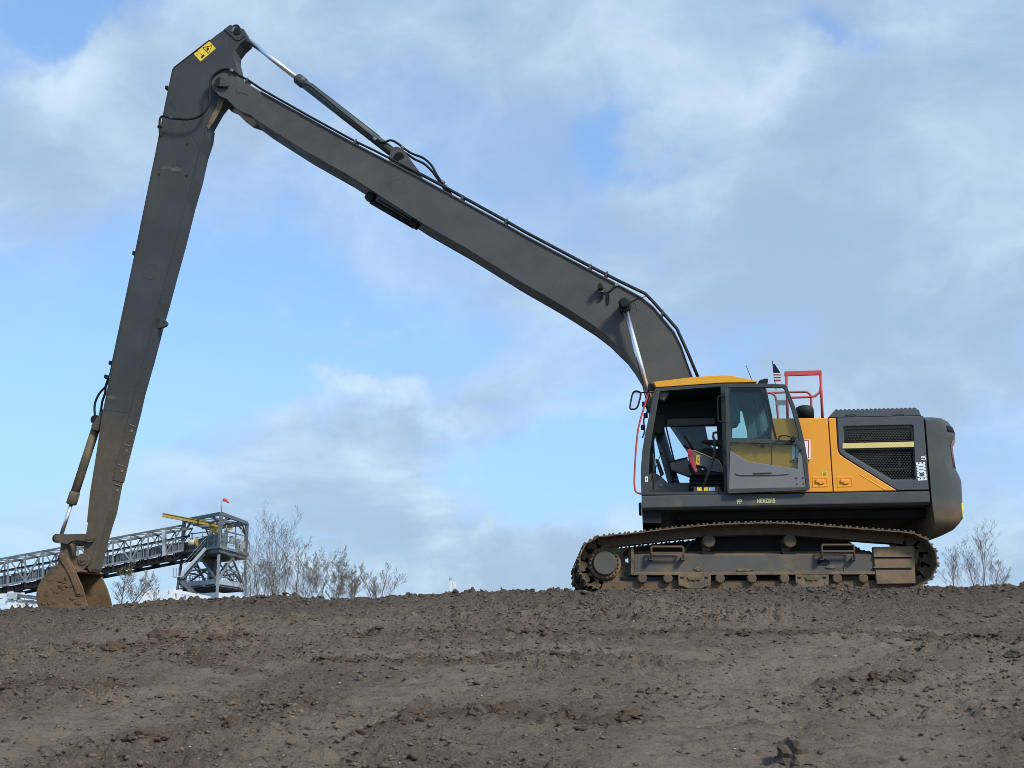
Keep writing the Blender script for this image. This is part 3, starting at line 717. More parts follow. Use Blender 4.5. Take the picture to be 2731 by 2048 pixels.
# --- counterweight
def counterweight():
    rows = [(1107, 2500, .90), (1112, 2515, .96), (1122, 2530, 1), (1136, 2542, 1), (1152, 2549, 1), (1171, 2549, 1), (1186, 2541, 1), (1206, 2543, 1), (1245, 2550, 1), (1265, 2562, 1), (1280, 2568, 1), (1340, 2571, 1), (1381, 2570, 1), (1397, 2562, .985), (1412, 2546, .95), (1424, 2520, .88), (1431, 2490, .78)]
    vs, nseg = [], 26
    for (r_, xm, wd) in rows:
        # z from the near side plane for upper rows; underside rows sit further in
        Yr = YS if r_ < 1385 else YS + .25
        z = XZ(2479, r_, Yr)[1]
        t = (r_ - 1109) / 200.0
        x0 = XZ(2465 + 16 * min(t, 1.6), min(r_, 1345), YS)[0] + .012
        xmx = XZ(xm, min(r_, 1385), YM)[0] - (XZ(xm, 1300, YM)[0] - XZ(xm, 1300, YS + .34)[0])
        hw = 1.5 * wd
        ring = [(x0, YM + hw, z)]
        half = []
        for k in range(nseg + 1):
            a = -math.pi / 2 + math.pi * k / nseg
            e = 2.0 / 5.0
            cx_ = math.copysign(abs(math.cos(a)) ** e, math.cos(a)); sy_ = math.copysign(abs(math.sin(a)) ** e, math.sin(a))
            xs0 = x0 + .02
            half.append((xs0 + (xmx - xs0) * cx_, YM + hw * sy_, z))
        ring = [(x0, YM - hw, z)] + half + [(x0, YM + hw, z)]
        vs.append(ring)
    b = MB(); k = len(vs[0]); flat = [v for r in vs for v in r]; fs = []
    for i in range(len(vs) - 1):
        for j in range(k):
            a, c = i * k + j, i * k + (j + 1) % k
            fs.append((a, a + k, c + k, c))
    fs.append(tuple(range(k))); fs.append(tuple(reversed(range((len(vs) - 1) * k, len(vs) * k))))
    b.add(flat, fs, True); o = b.build('counterweight', 'cw', EX)
    es = o.modifiers.new('sharp', 'EDGE_SPLIT'); es.split_angle = math.radians(38)
    return o, vs
cwo, cwv = counterweight()
def on_cw(row_i, j, out=.0): return Vector(cwv[row_i][j])

# --- engine hood side: orange doors, dark panel with grille
hood = MB().prism(px([(2060, 1116), (2463, 1111), (2478, 1309), (2060, 1313)], YS + .05), YS + .29, YFAR).build('engine_housing', 'dark', EX)
MB().prism(px([(2058, 1115.5), (2207.5, 1114.5), (2221, 1311.5), (2058, 1313)], YS), YS, YS + .06).build('side_door', 'orange', EX, .008, 'orange side door next to the cab')
pd2 = MB().prism(px([(2210.5, 1114.5), (2229, 1114), (2234, 1200), (2240, 1212), (2252, 1221), (2392, 1308), (2224, 1311.5)], YS), YS, YS + .06).build('side_door', 'orange', EX, .008, 'orange side door with a slanting rear edge')
pd1 = [o for o in EX.children if o.name == 'side_door'][0]
MB().prism(px([(1948, 1190), (1954, 1183), (2056, 1183), (2056, 1312), (1948, 1312)], YS + .01), YS + .01, YS + .048).build('side_panel', 'orange', EX, .006)
for (pdx, a0) in ((pd1, 2166), (pd2, 2232)):
    fr_ = MB().prism(px([(a0, 1271), (a0 + 42, 1270), (a0 + 43, 1298), (a0 + 1, 1299)], YS), YS - .006, YS + .01, [px([(a0 + 4, 1277), (a0 + 38, 1276.5), (a0 + 39, 1294), (a0 + 5, 1295)], YS)]).build('latch_bezel', 'orange', pdx, .003)
    MB().prism(px([(a0 + 4, 1277), (a0 + 38, 1276.5), (a0 + 39, 1294), (a0 + 5, 1295)], YS), YS - .002, YS + .01).build('latch_pocket', 'orange', pdx)
    MB().prism(px([(a0 + 9, 1279), (a0 + 14, 1278), (a0 + 17, 1281), (a0 + 28, 1279), (a0 + 33, 1283), (a0 + 32, 1289), (a0 + 20, 1292), (a0 + 18, 1288), (a0 + 10, 1287)], YS), YS - .022, YS + .004).build('latch', 'orange', pdx, .004)
MB().prism(px([(2192, 1259), (2207, 1258), (2207, 1267), (2192, 1268)], YS), YS - .003, YS + .01).build('sticker', 'yellow', pd1)
for k in range(3): MB().prism(px([(2195, 1260.5 + k * 2.3), (2204, 1260.2 + k * 2.3), (2204, 1261.3 + k * 2.3), (2195, 1261.6 + k * 2.3)], YS), YS - .004, YS).build('sticker_line', 'dark', pd1)
MB().prism(px([(2288, 1264), (2296, 1266), (2366, 1306), (2358, 1307)], YS), YS - .004, YS + .01).build('pressed_rib', 'orange', pd2, .006)
sign = MB().prism(px([(2112, 1173), (2161, 1172.5), (2162, 1225), (2113, 1225)], YS), YS - .004, YS + .01).build('sign_plate', 'white', pd1)
MB().prism(px([(2120, 1174.5), (2157, 1174), (2158, 1221), (2150, 1224), (2121, 1224)], YS), YS - .006, YS - .0035, [px([(2122, 1176.5), (2155, 1176), (2156, 1220), (2149, 1222), (2123, 1222)], YS)]).build('sign_outline', 'redcloth', pd1)
lettering('EQUIPMENT', 'lettering', P(2106, 1234, YS - .004), .052, 'dark', pd1, sx=.92)
# dark panel with recess
dp = px([(2232.5, 1113.5), (2463, 1108.5), (2477.5, 1306), (2395, 1307), (2254, 1219), (2243, 1210), (2237, 1199)], YS)
rec = px([(2248, 1140), (2253, 1136), (2432, 1132.5), (2436, 1136), (2442, 1277), (2438, 1280), (2380, 1281), (2374, 1279), (2256, 1207), (2252, 1200)], YS)
pnl = MB().prism(dp, YS, YS + .05, [rec]).build('rear_side_panel', 'hood', EX, .007)
MB().prism(rec, YS + .035, YS + .05, [px([(2253, 1144), (2431, 1140), (2433, 1177), (2253, 1181)], YS), px([(2258, 1200), (2436, 1196), (2440, 1275), (2381, 1277), (2262, 1207)], YS)]).build('grille_surround', 'hood', pnl, .004)
MB().prism(px([(2250, 1140), (2440, 1136), (2444, 1282), (2370, 1282), (2250, 1206)], YS), YS + .24, YS + .28).build('engine_bay', 'belt', pnl)
MB().prism(px([(2246.5, 1182.5), (2437, 1178), (2437, 1192.4), (2246.5, 1196.6)], YS), YS - .012, YS + .03).build('grille_bar', 'paleyellow', pnl, .004)
for q in ([(2398, 1200), (2406, 1200), (2407, 1240), (2399, 1241)], [(2320, 1246), (2440, 1243), (2441, 1250), (2330, 1253)], [(2300, 1150), (2330, 1150), (2330, 1170), (2300, 1170)]):
    MB().prism(px(q, YS), YS + .10, YS + .15).build('engine_bracket', 'brownpart', pnl)
def grille(poly, nm):
    """honeycomb wire mesh filling a polygon"""
    xs_ = [p[0] for p in poly]; zs_ = [p[1] for p in poly]; b = MB(); cw_, ch_ = .038, .0235; r_ = .0034
    def inside(x, z):
        c = False; j = len(poly) - 1
        for i in range(len(poly)):
            (xi, zi), (xj, zj) = poly[i], poly[j]
            if (zi > z) != (zj > z) and x < (xj - xi) * (z - zi) / (zj - zi) + xi: c = not c
            j = i
        return c
    rows_ = int((max(zs_) - min(zs_)) / ch_) + 2; cols = int((max(xs_) - min(xs_)) / cw_) + 2; Yg = YS + .043
    for i in range(rows_):
        for j in range(cols):
            x = min(xs_) + (j + .5 * (i % 2)) * cw_; z = min(zs_) + i * ch_
            segs = [((x, z), (x + cw_ * .5, z + ch_ * .42)), ((x + cw_ * .5, z + ch_ * .42), (x + cw_, z)), ((x + cw_ * .5, z + ch_ * .42), (x + cw_ * .5, z + ch_))]
            for p, q in segs:
                if inside(*p) and inside(*q): b.beam((p[0], Yg, p[1]), (q[0], Yg, q[1]), r_, r_ * 1.6)
    o = b.build(nm, 'mesh', pnl); o['kind'] = 'stuff'; return o
grille(px([(2253, 1143), (2432, 1139), (2434, 1178), (2253, 1182)], YS), 'grille_mesh')
grille(px([(2257, 1198), (2437, 1195), (2441, 1277), (2380, 1278), (2260, 1207)], YS), 'grille_mesh')
lettering('EC300E', 'lettering', P(2471.5, 1281, YS - .003), .155, 'text', pnl, rot=math.radians(92), sx=.49, bold=.006)
lettering('LR', 'lettering', P(2469.5, 1226, YS - .003), .085, 'text', pnl, rot=math.radians(92), sx=.58, bold=.002)
# walk plate on the hood
wp = MB().prism(px([(2209, 1113), (2224, 1096), (2228, 1095), (2446, 1090.5), (2450, 1092), (2457, 1108)], YS + .15), YS + .15, YFAR - .5).build('hood_cover', 'hood', EX, .01)
for k in range(19):
    a = 2234 + k * 11.6
    q = P(a, 1095 - (a - 2228) * .0205 - 1, YS + .16)
    MB().tube([(q.x, YS + .18, q.z - .012), (q.x, YS + .26, q.z + .018), (q.x, YFAR - .6, q.z + .018)], .020, 6).build('grip_bar', 'hood', wp)
for a in (2255, 2382): MB().tube(PP([(a, 1110), (a + 2, 1107), (a + 26, 1106), (a + 28, 1109)], YS + .13), .007, 6).build('hood_handle', 'black', wp)
# precleaner
c = P(2146, 1098, 15.9)
MB().tube([(c.x, 15.9, XZ(2146, 1116, 15.9)[1]), (c.x, 15.9, XZ(2146, 1092, 15.9)[1]), (c.x, 15.9, XZ(2146, 1086, 15.9)[1]), (c.x, 15.9, XZ(2146, 1082.5, 15.9)[1])], [.128, .128, .115, .07], 28).build('air_intake_cap', 'interior', EX, label='dark round air intake cap')
# red guard rails on the far side
def rail(pts, Y, r_, nm='guard_rail', sm=False):
    w = PP(pts, Y); return MB().tube(smoothpath(w, 6) if sm else w, r_, 10).build(nm, 'red', EX)
YR = 17.2
gr = MB().tube(PP([(2101, 1125), (2097, 992)], YR), .022, 10).build('guard_rail', 'red', EX)
MB().tube(PP([(2194, 1120), (2191, 1060), (2188, 990)], YR), .022, 10).build('rail_post', 'red', gr)
MB().prism(px([(2092, 991), (2190.5, 988), (2190.5, 1000), (2092, 1003)], YR), YR - .025, YR + .025).build('rail_header', 'red', gr, .01)
g2 = MB().tube(smoothpath(PP([(2106, 1060.5), (2165, 1058), (2179, 1052), (2187, 1043), (2188.5, 1030)], YR), 6), .018, 10).build('rail_bar', 'red', gr)
g3 = MB().tube(smoothpath(PP([(2040, 1048), (2104, 1046), (2146, 1045), (2157, 1049), (2162.5, 1060), (2165, 1118)], YR + .35), 6), .018, 10).build('guard_rail', 'red', EX)
g4 = MB().tube(smoothpath(PP([(2015, 1050), (2052, 1048), (2064, 1053), (2070, 1066), (2076, 1122)], YR - .6), 6), .018, 10).build('guard_rail', 'red', EX)
MB().prism(px([(2068, 1068), (2096, 1068), (2096, 1081), (2068, 1081)], YR - .6), YR - .62, YR - .60).build('rail_plate', 'doorpanel', g4)

# --- cab
def seg(lst, Y): return px(lst, Y)
YC0, YC1 = 15.05, 16.02
outer = [(1711, 1320), (1709, 1290), (1709, 1250), (1713, 1200), (1719, 1165), (1733, 1098), (1746, 1037), (1752, 1034), (1926, 1022), (2034, 1023), (2042, 1027), (2072, 1165), (2080, 1313), (1940, 1319)]
door_hole = [(1730, 1311), (1731, 1240), (1734, 1198), (1740, 1157), (1750, 1098), (1759, 1046), (1763, 1043), (1920, 1031), (1922, 1033), (1932, 1311)]
rear_hole = [(1946, 1036), (2030, 1036), (2059, 1166), (1952, 1170)]
cabn = MB().prism(px(outer, YC0), YC0, YC0 + .07, [px(door_hole, YC0), px(rear_hole, YC0)]).build('cab', 'cab', EX, .008, 'operator cab with its side door swung open and back')
o_w = px(outer, YC0); x_of = lambda lst: px(lst, YC0)
fw = px([(1742, 1137), (1912, 1136), (1918, 1255), (1920, 1290), (1752, 1290)], YC1 - .05)
fr2 = px([(1952, 1168), (1954, 1129), (1974, 1127), (1974, 1096), (1979, 1094), (1993, 1150), (1994, 1168)], YC1 - .05)
fr3 = px([(2024, 1038), (2040, 1040), (2064, 1166), (2052, 1166), (2046, 1128)], YC1 - .05)
MB().prism(o_w, YC1 - .06, YC1, [fw, fr2, fr3]).build('far_wall', 'interior', cabn, .006)
# roof slab, floor, rear wall, front pillars' lintel
zr0 = XZ(1926, 1022, YC0)[1]
MB().prism(px([(1752, 1036), (1926, 1024), (2036, 1026), (2036, 1030), (1926, 1029), (1754, 1042)], YC0), YC0 + .07, YC1 - .06).build('cab_ceiling', 'interior', cabn)
MB().prism(px([(1712, 1312), (2078, 1309), (2078, 1316), (1712, 1319)], YC0), YC0 + .07, YC1 - .06).build('cab_floor', 'interior', cabn)
MB().prism(px([(2036, 1030), (2041, 1030), (2049, 1066), (2044, 1066)], YC0), YC0 + .07, YC1 - .06).build('rear_header', 'interior', cabn)
MB().prism(px([(2066, 1166), (2071, 1165), (2079, 1310), (2074, 1310)], YC0), YC0 + .07, YC1 - .06).build('rear_wall', 'interior', cabn)
MB().prism(px([(2044, 1066), (2048, 1066), (2071, 1165), (2067, 1165)], YC0), YC0 + .09, YC1 - .08).build('rear_window', 'glass_cab', cabn)
MB().prism(px([(1720, 1168), (1723.5, 1168), (1749, 1044), (1746, 1043)], YC0), YC0 + .07, YC1 - .06).build('windscreen', 'glass_front', cabn)
MB().prism(px([(1712, 1310), (1715, 1310), (1723, 1169), (1719, 1169)], YC0), YC0 + .07, YC1 - .06).build('lower_windscreen', 'glass_front', cabn)
MB().prism(fw, YC1 - .04, YC1 - .03).build('far_window', 'glass_cab', cabn)
MB().prism(fr2, YC1 - .04, YC1 - .03).build('far_rear_window', 'glass_cab', cabn)
MB().prism(fr3, YC1 - .04, YC1 - .03).build('far_rear_window', 'glass_cab', cabn)
MB().prism(px([(1976, 1040), (2023, 1038), (2046, 1128), (2050, 1166), (1996, 1168), (1980, 1092)], YC1 - .07), YC1 - .075, YC1 - .062).build('rear_pillar_trim', 'rtrim', cabn)
MB().prism(px([(2003, 1040), (2010, 1040), (2034, 1166), (2024, 1166)], YC1 - .08), YC1 - .085, YC1 - .076).build('pillar_groove', 'seatgrey', cabn)
MB().prism(px(rear_hole, YC0), YC0 + .03, YC0 + .036).build('rear_side_window', 'glass_cab', cabn)
MB().prism(px([(1780, 1118), (1908, 1115), (1908, 1132), (1778, 1137)], YC1 - .07), YC1 - .10, YC1 - .065).build('window_rail', 'trim', cabn, .006)
MB().prism(px([(1774, 1137), (1778, 1137), (1801, 1232), (1797, 1234)], YC1 - .07), YC1 - .08, YC1 - .065).build('window_strip', 'interior', cabn)
MB().prism(px([(1759, 1047), (1784, 1045), (1782, 1058), (1770, 1072), (1764, 1070), (1757, 1060)], YC0 + .2), YC0 + .08, YC0 + .22).build('corner_cover', 'trim', cabn, .01)
# roof
rb = MB()
rp = [(1739, 1022), (1742, 1024), (1747, 1034), (1926, 1021.5), (2017, 1020), (2020, 1016), (1953, 1002), (1948, 1001.5), (1925, 1001), (1850, 1006), (1742, 1019)]
rw = px(rp, YC0 + .02)
cxr = sum(p[0] for p in rw) / len(rw); czr = min(p[1] for p in rw)
rings = []
for yy, sc_, lift in ((YC0 - .01, .975, .0), (YC0 + .05, 1.0, .0), (YC0 + .16, 1.0, .012), (YC1 - .12, 1.0, .012), (YC1 + .02, .975, .0)):
    rings.append([(cxr + (p[0] - cxr) * sc_, yy, czr + (p[1] - czr) * (sc_ if sc_ < 1 else 1) + (lift if p[1] > czr + .07 else 0)) for p in rw])
k = len(rw); flat = [v for r in rings for v in r]; fs = []
for i in range(len(rings) - 1):
    for j in range(k): fs.append((i * k + j, i * k + (j + 1) % k, (i + 1) * k + (j + 1) % k, (i + 1) * k + j))
fs += [tuple(reversed(range(k))), tuple(range((len(rings) - 1) * k, len(rings) * k))]
rb.add(flat, fs); rf = rb.build('cab_roof', 'roof', EX, .006)
MB().prism(px([(1727, 1026), (1736, 1021), (1747, 1036), (1742, 1043), (1727, 1042)], YC0 + .05), YC0 + .04, YC0 + .18).build('roof_lamp', 'black', rf, .006)
MB().prism(px([(2023, 1017), (2029, 1012), (2034, 1013), (2037, 1010), (2049, 1010.5), (2047, 1023), (2025, 1023)], YC0 + .1), YC0 + .08, YC0 + .24).build('rear_work_lamp', 'black', rf, .006)
MB().tube(PP([(1990, 975), (2005, 1013)], YC0 + .4), .0045, 6).build('antenna', 'black', rf)
# door, swung flat against the side
dout = [(1933, 1024), (1938, 1022.5), (2040, 1022.5), (2094, 1025), (2099, 1030), (2122, 1088), (2136, 1137), (2146, 1180), (2153, 1220), (2160, 1304), (2157, 1307), (1943, 1316), (1940, 1310)]
dup_ = [(1941, 1033), (2088, 1033), (2093, 1038), (2110, 1086), (2128, 1150), (2132, 1175), (1950, 1167)]
dlow = [(1946, 1180), (2124, 1185), (2128, 1190), (2140, 1215), (2150, 1299), (1944, 1304)]
door = MB().prism(px(dout, YD), YD, YD + .05, [px(dup_, YD), px(dlow, YD)]).build('cab_door', 'cab', EX, .008)
dpan = [(1947, 1202), (1994, 1230), (2127, 1250), (2130, 1186), (2141, 1214), (2150.5, 1299.5), (1943.5, 1304.5)]
MB().prism(px(dpan, YD), YD + .008, YD + .042).build('door_panel', 'doorpanel', door, .006)
MB().prism(px(dup_, YD), YD + .02, YD + .026).build('upper_pane', 'glass_door', door)
MB().prism(px([(1944, 1179), (2128, 1184), (2128, 1251), (1994, 1231), (1944, 1201)], YD), YD + .02, YD + .026).build('lower_pane', 'glass_door', door)
MB().prism(px([(2034, 1034), (2040, 1034), (2073, 1171), (2067, 1171)], YD), YD + .012, YD + .02).build('pane_edge', 'black', door)
MB().tube(smoothpath(PP([(1935, 1057), (1919, 1057), (1914, 1063), (1915, 1118), (1921, 1125), (1940, 1127)], YD - .05), 5), .010, 8).build('grab_handle', 'black', door)
MB().tube(smoothpath(PP([(2077, 1173), (2079, 1165), (2086, 1162), (2103, 1163), (2112, 1170)], YD - .05), 5), .009, 8).build('inner_handle', 'black', door)
MB().prism(px([(2108, 1166), (2116, 1164), (2122, 1170), (2120, 1178), (2109, 1178)], YD), YD - .05, YD).build('door_lock', 'black', door, .004)
MB().prism(px([(2009, 1261), (2058, 1260), (2058, 1264), (2009, 1265)], YD), YD - .002, YD + .012).build('pull_slot', 'interior', door, .002)
MB().tube(smoothpath(PP([(1962, 1261), (1972, 1266), (2008, 1267), (2060, 1266), (2098, 1264), (2105, 1260)], YD), 5), .006, 6).build('pressed_crease', 'doorpanel', door)
MB().prism(px([(2000, 1180.5), (2022, 1181), (2020, 1184), (2004, 1184)], YD), YD - .012, YD + .01).build('latch_block', 'black', door)
MB().prism(px([(2029, 1181), (2040, 1181.5), (2038, 1193), (2033, 1194), (2030, 1190)], YD), YD + .0, YD + .02).build('wiper_pivot', 'black', door)
for (a, c_) in ((2124, 1274), (2142, 1274), (2126, 1290), (2143, 1289), (2156, 1282)): MB().cyl(P(a, c_, YD + .01), P(a, c_, YD - .004), .009, 10).build('rivet', 'cab', door)
MB().cyl(P(2135, 1201, YD + .01), P(2135, 1201, YD - .012), .016, 12).build('key_lock', 'black', door)
# cab furniture
def furn(nm, poly, Y0, Y1, mat, par=cabn, bv=.008): return MB().prism(px(poly, Y0), Y0, Y1).build(nm, mat, par, bv)
seat = furn('seat', [(1846, 1258), (1935, 1256), (1935, 1311), (1842, 1311), (1842, 1290)], 15.40, 15.85, 'black', cabn)
for k in range(4):
    r0 = 1265 + k * 11
    furn('seat_bellows', [(1842 - k, r0), (1934, r0 - 1), (1934, r0 + 4), (1841 - k, r0 + 5)], 15.36, 15.9, 'interior', seat, .006)
furn('seat_cushion', [(1866, 1224), (1880, 1196), (1934, 1195), (1940, 1250), (1880, 1250)], 15.42, 15.84, 'interior', seat, .03)
furn('backrest', [(1925, 1210), (1932, 1120), (1936, 1042), (1970, 1040), (1974, 1126), (1952, 1130), (1952, 1210)], 15.42, 15.84, 'seatgrey', seat, .03)
furn('headrest', [(1950, 1068), (1955, 1046), (1972, 1046), (1974, 1068)], 15.5, 15.76, 'interior', seat, .02)
con = furn('control_console', [(1834, 1199), (1852, 1201), (1912, 1226), (1920, 1232), (1930, 1251), (1930, 1261), (1887, 1254), (1880, 1245), (1854, 1240), (1840, 1236)], 15.24, 15.38, 'trim')
furn('console_top', [(1846, 1193), (1862, 1193), (1914, 1218), (1926, 1232), (1930, 1250), (1914, 1225), (1852, 1199)], 15.25, 15.40, 'interior', con)
MB().tube(PP([(1850, 1200.5), (1912, 1226), (1919, 1231), (1929, 1250)], 15.235), .006, 6).build('console_trim', 'paleyellow', con)
furn('console_base', [(1835, 1238), (1854, 1241), (1879, 1246), (1888, 1256), (1930, 1262), (1930, 1268), (1845, 1266)], 15.26, 15.36, 'black', con)
furn('safety_lever', [(1834, 1198), (1842, 1197), (1848, 1204), (1848, 1216), (1860, 1255), (1857, 1259.5), (1852, 1256), (1836, 1222)], 15.19, 15.225, 'lever', con, .004)
MB().cyl(P(1841, 1209, 15.20), P(1841, 1209, 15.17), .034, 16).build('lever_knob', 'lever', con)
furn('warning_label', [(1856, 1213.5), (1867, 1214), (1866, 1240), (1855, 1238)], 15.232, 15.24, 'yellow', con, 0)
MB().tube(smoothpath(PP([(1859, 1222), (1863, 1220), (1860, 1228), (1864, 1231), (1860, 1234)], 15.231), 3), .003, 5).build('label_mark', 'black', con)
MB().cyl(P(1873.5, 1251, 15.26), P(1873.5, 1251, 15.245), .013, 10).build('console_button', 'white', con)
fc_ = furn('far_console', [(1788, 1234), (1800, 1230), (1832, 1222), (1846, 1240), (1841, 1271), (1792, 1253)], 15.66, 15.80, 'trim')
furn('far_console_top', [(1787, 1232), (1800, 1226), (1834, 1218), (1834, 1223), (1800, 1231)], 15.65, 15.81, 'black', fc_, .004)
jl = MB().tube(PP([(1846, 1198), (1838, 1178), (1832, 1166), (1824, 1162)], 15.31), [.016, .018, .024, .022], 10).build('joystick', 'black', con)
MB().tube(PP([(1838, 1196), (1824, 1186)], 15.26), .020, 8).build('joystick_switch', 'black', con)
furn('armrest', [(1871, 1178), (1876, 1172), (1915, 1172), (1932, 1178), (1932, 1192), (1905, 1187)], 15.28, 15.38, 'interior', seat, .012)
furn('armrest', [(1868, 1200), (1876, 1195), (1915, 1196), (1930, 1202), (1930, 1222), (1898, 1212)], 15.52, 15.62, 'interior', seat, .012)
MB().tube(PP([(1914, 1153), (1903, 1154), (1902, 1166), (1905.5, 1172), (1905.5, 1214), (1900, 1230), (1873.5, 1303)], 15.14), .018, 10).build('grab_bar', 'cab', cabn)
furn('floor_console', [(1731, 1264), (1747, 1260), (1764, 1271), (1780, 1287), (1842, 1287), (1842, 1311), (1731, 1311)], 15.80, 15.94, 'trim', cabn)
MB().cyl(P(1763, 1293, 15.80), P(1763, 1293, 15.78), .022, 14).build('floor_button', 'steel', cabn)
mon = furn('monitor', [(1748, 1222), (1757, 1226), (1771, 1262), (1762, 1266)], 15.70, 15.90, 'black', cabn)
MB().tube(PP([(1735, 1285), (1750, 1245), (1763, 1208)], 15.5), .006, 6).build('travel_lever', 'black', cabn)
MB().tube(PP([(1764, 1210), (1762, 1202)], 15.5), .020, 8).build('lever_grip', 'black', cabn)
MB().tube(PP([(1742, 1305), (1744, 1235), (1742, 1210)], 15.25), .010, 6).build('blind_tube', 'cab', cabn)
furn('folded_blind', [(1742, 1110), (1768, 1104), (1776, 1118), (1770, 1146), (1756, 1160), (1748, 1150), (1742, 1190), (1738, 1190)], 15.60, 15.92, 'interior', cabn, .02)
for (a0, a1, mt) in ((1859, 1872, 'yellow'), (1877, 1888, 'yellow'), (1890, 1907, 'white'), (1908, 1915, 'redlight')): furn('sill_sticker', [(a0, 1300), (a1, 1299.5), (a1, 1308.5), (a0, 1309)], 15.13, 15.135, mt, cabn, 0)
furn('sill_plate', [(1850, 1298), (1918, 1297), (1925, 1311), (1850, 1312)], 15.136, 15.15, 'cab', cabn, 0)
furn('pillar_sticker', [(1720.5, 1271), (1728, 1270.5), (1728, 1284.5), (1720.5, 1285)], YC0 - .003, YC0 + .01, 'white', cabn, 0)
furn('pillar_mark', [(1723, 1275), (1726, 1273), (1724, 1282), (1722, 1281)], YC0 - .005, YC0, 'dark', cabn, 0)
# front hand rail and mirror
MB().tube(smoothpath(PP([(1746, 1047), (1734, 1046), (1726, 1060), (1716, 1092), (1703, 1140), (1697, 1190), (1693, 1250), (1692, 1290), (1695, 1309), (1702, 1315), (1712, 1317)], YC0 + .04), 5), .0135, 10).build('front_hand_rail', 'red', EX)
mr = MB().tube(PP([(1745, 1045), (1730, 1047), (1710, 1047)], YC0 + .0), .010, 8).build('mirror', 'black', EX)
ml = [(1699, 1043), (1707, 1046), (1709, 1053), (1702, 1081), (1695, 1090), (1685, 1091), (1680, 1086), (1686, 1053), (1692, 1044)]
MB().tube(smoothpath(PP(ml + ml[:1], YC0 - .02), 3), .0115, 8).build('mirror_rim', 'black', mr)
MB().prism(px(ml, YC0 + .0), YC0 - .005, YC0 + .005).build('mirror_glass', 'chrome', mr)
for q in ((1718, 1078), (1722, 1108), (1715, 1140)): MB().box(P(*q, YC0 + .25), (.06, .06, .07)).build('front_lamp_bracket', 'black', cabn, .01)
MB().tube(smoothpath(PP([(1733, 1050), (1724, 1075), (1727, 1095), (1717, 1118), (1719, 1150), (1713, 1168)], YC0 + .3), 4), .011, 6).build('windscreen_wiper', 'black', cabn)

# --- boom
bt = [(698, 245), (942, 381), (1000, 411), (1112, 469), (1236, 537), (1348, 598), (1400, 628), (1519, 691), (1649, 759), (1711, 793), (1743, 819), (1768, 849), (1798, 885), (1818, 924), (1833, 968), (1849, 1010), (1872, 1090), (1890, 1180), (1915, 1210), (1930, 1240), (1920, 1270), (1890, 1278)]
bb_ = [(1868, 1262), (1840, 1195), (1801, 1138), (1745, 1056), (1711, 1003), (1693, 973), (1673, 946), (1624, 898), (1586, 869), (1524, 829), (1462, 792), (1400, 757), (1373, 741), (1249, 664), (1124, 593), (1000, 512), (922, 462), (808, 398), (698, 328), (667, 305)]
boom = MB().prism(px(bt + bb_, YB), YB, YB + BW).build('boom', 'boom', EX, .012)
# top flange: slightly wider plate along the upper edge
topl = bt[:17]
fl = MB()
for i in range(len(topl) - 1):
    a, c_ = topl[i], topl[i + 1]
    p, q = P(*a, YB), P(*c_, YB)
    fl.add([(p.x, YB - .022, p.z + .004), (q.x, YB - .022, q.z + .004), (q.x, YB + BW + .02, q.z + .004), (p.x, YB + BW + .02, p.z + .004), (p.x, YB - .022, p.z - .016), (q.x, YB - .022, q.z - .016), (q.x, YB + BW + .02, q.z - .016), (p.x, YB + BW + .02, p.z - .016)],
           [(0, 1, 2, 3), (7, 6, 5, 4), (4, 5, 1, 0), (3, 2, 6, 7), (0, 3, 7, 4), (1, 5, 6, 2)])
fl.build('top_flange', 'boom', boom)
botl = bb_[3:]
fl = MB()
for i in range(len(botl) - 1):
    p, q = P(*botl[i], YB), P(*botl[i + 1], YB)
    fl.add([(p.x, YB - .016, p.z + .012), (q.x, YB - .016, q.z + .012), (q.x, YB + BW + .016, q.z + .012), (p.x, YB + BW + .016, p.z + .012), (p.x, YB - .016, p.z - .006), (q.x, YB - .016, q.z - .006), (q.x, YB + BW + .016, q.z - .006), (p.x, YB + BW + .016, p.z - .006)],
           [(0, 3, 2, 1), (7, 4, 5, 6), (4, 0, 1, 5), (3, 7, 6, 2), (0, 4, 7, 3), (1, 2, 6, 5)])
fl.build('bottom_flange', 'boom', boom)
# fork at the tip
nose = [(704, 249), (664, 225), (640, 216), (630, 196), (613, 188), (594, 187), (577, 194), (567, 206), (564, 222), (570, 240), (585, 256), (604, 264), (624, 284), (644, 299), (670, 308)]
for yy, nm in ((YB - .006, 'near boom fork plate'), (YB + BW - .03, 'far boom fork plate')):
    MB().prism(px(nose, YB), yy, yy + (.13 if yy < YB else .036)).build('fork_plate', 'boom', boom, .006)
jc = XZ(590, 222, YB)
MB().tube([(jc[0], YB - .05, jc[1]), (jc[0], YB - .04, jc[1]), (jc[0], YB + BW + .04, jc[1])], [.085, .095, .095], 24).build('arm_pin', 'black', boom)
MB().prism(px([(592, 207), (603, 212), (613, 222), (614, 232), (606, 236), (588, 234)], YB), YB - .062, YB - .03).build('pin_keeper', 'cyl', boom, .005)
MB().cyl(P(605, 227, YB - .06), P(605, 227, YB - .075), .018, 8).build('pin_bolt', 'steel', boom)
MB().prism(px([(630, 240), (648, 242), (662, 252), (664, 256), (648, 249), (638, 247), (634, 251)], YB), YB - .012, YB - .004).build('cast_rib', 'boom', boom, .003)
def seam(a, c_, Y, nm, par, mat, w=.008): MB().beam(P(*a, Y - .001), P(*c_, Y - .001), .004, w).build(nm, mat, par)
seam((700, 255), (668, 303), YB, 'weld_seam', boom, 'boom'); seam((990, 422), (950, 480), YB, 'weld_seam', boom, 'boom'); seam((1517, 700), (1460, 785), YB, 'weld_seam', boom, 'boom')
MB().ring(XZ(1062, 497, YB), .122, .128, YB - .002, YB + .004, 40).build('plug_ring', 'boom', boom)
pc = XZ(1667, 827, YB)
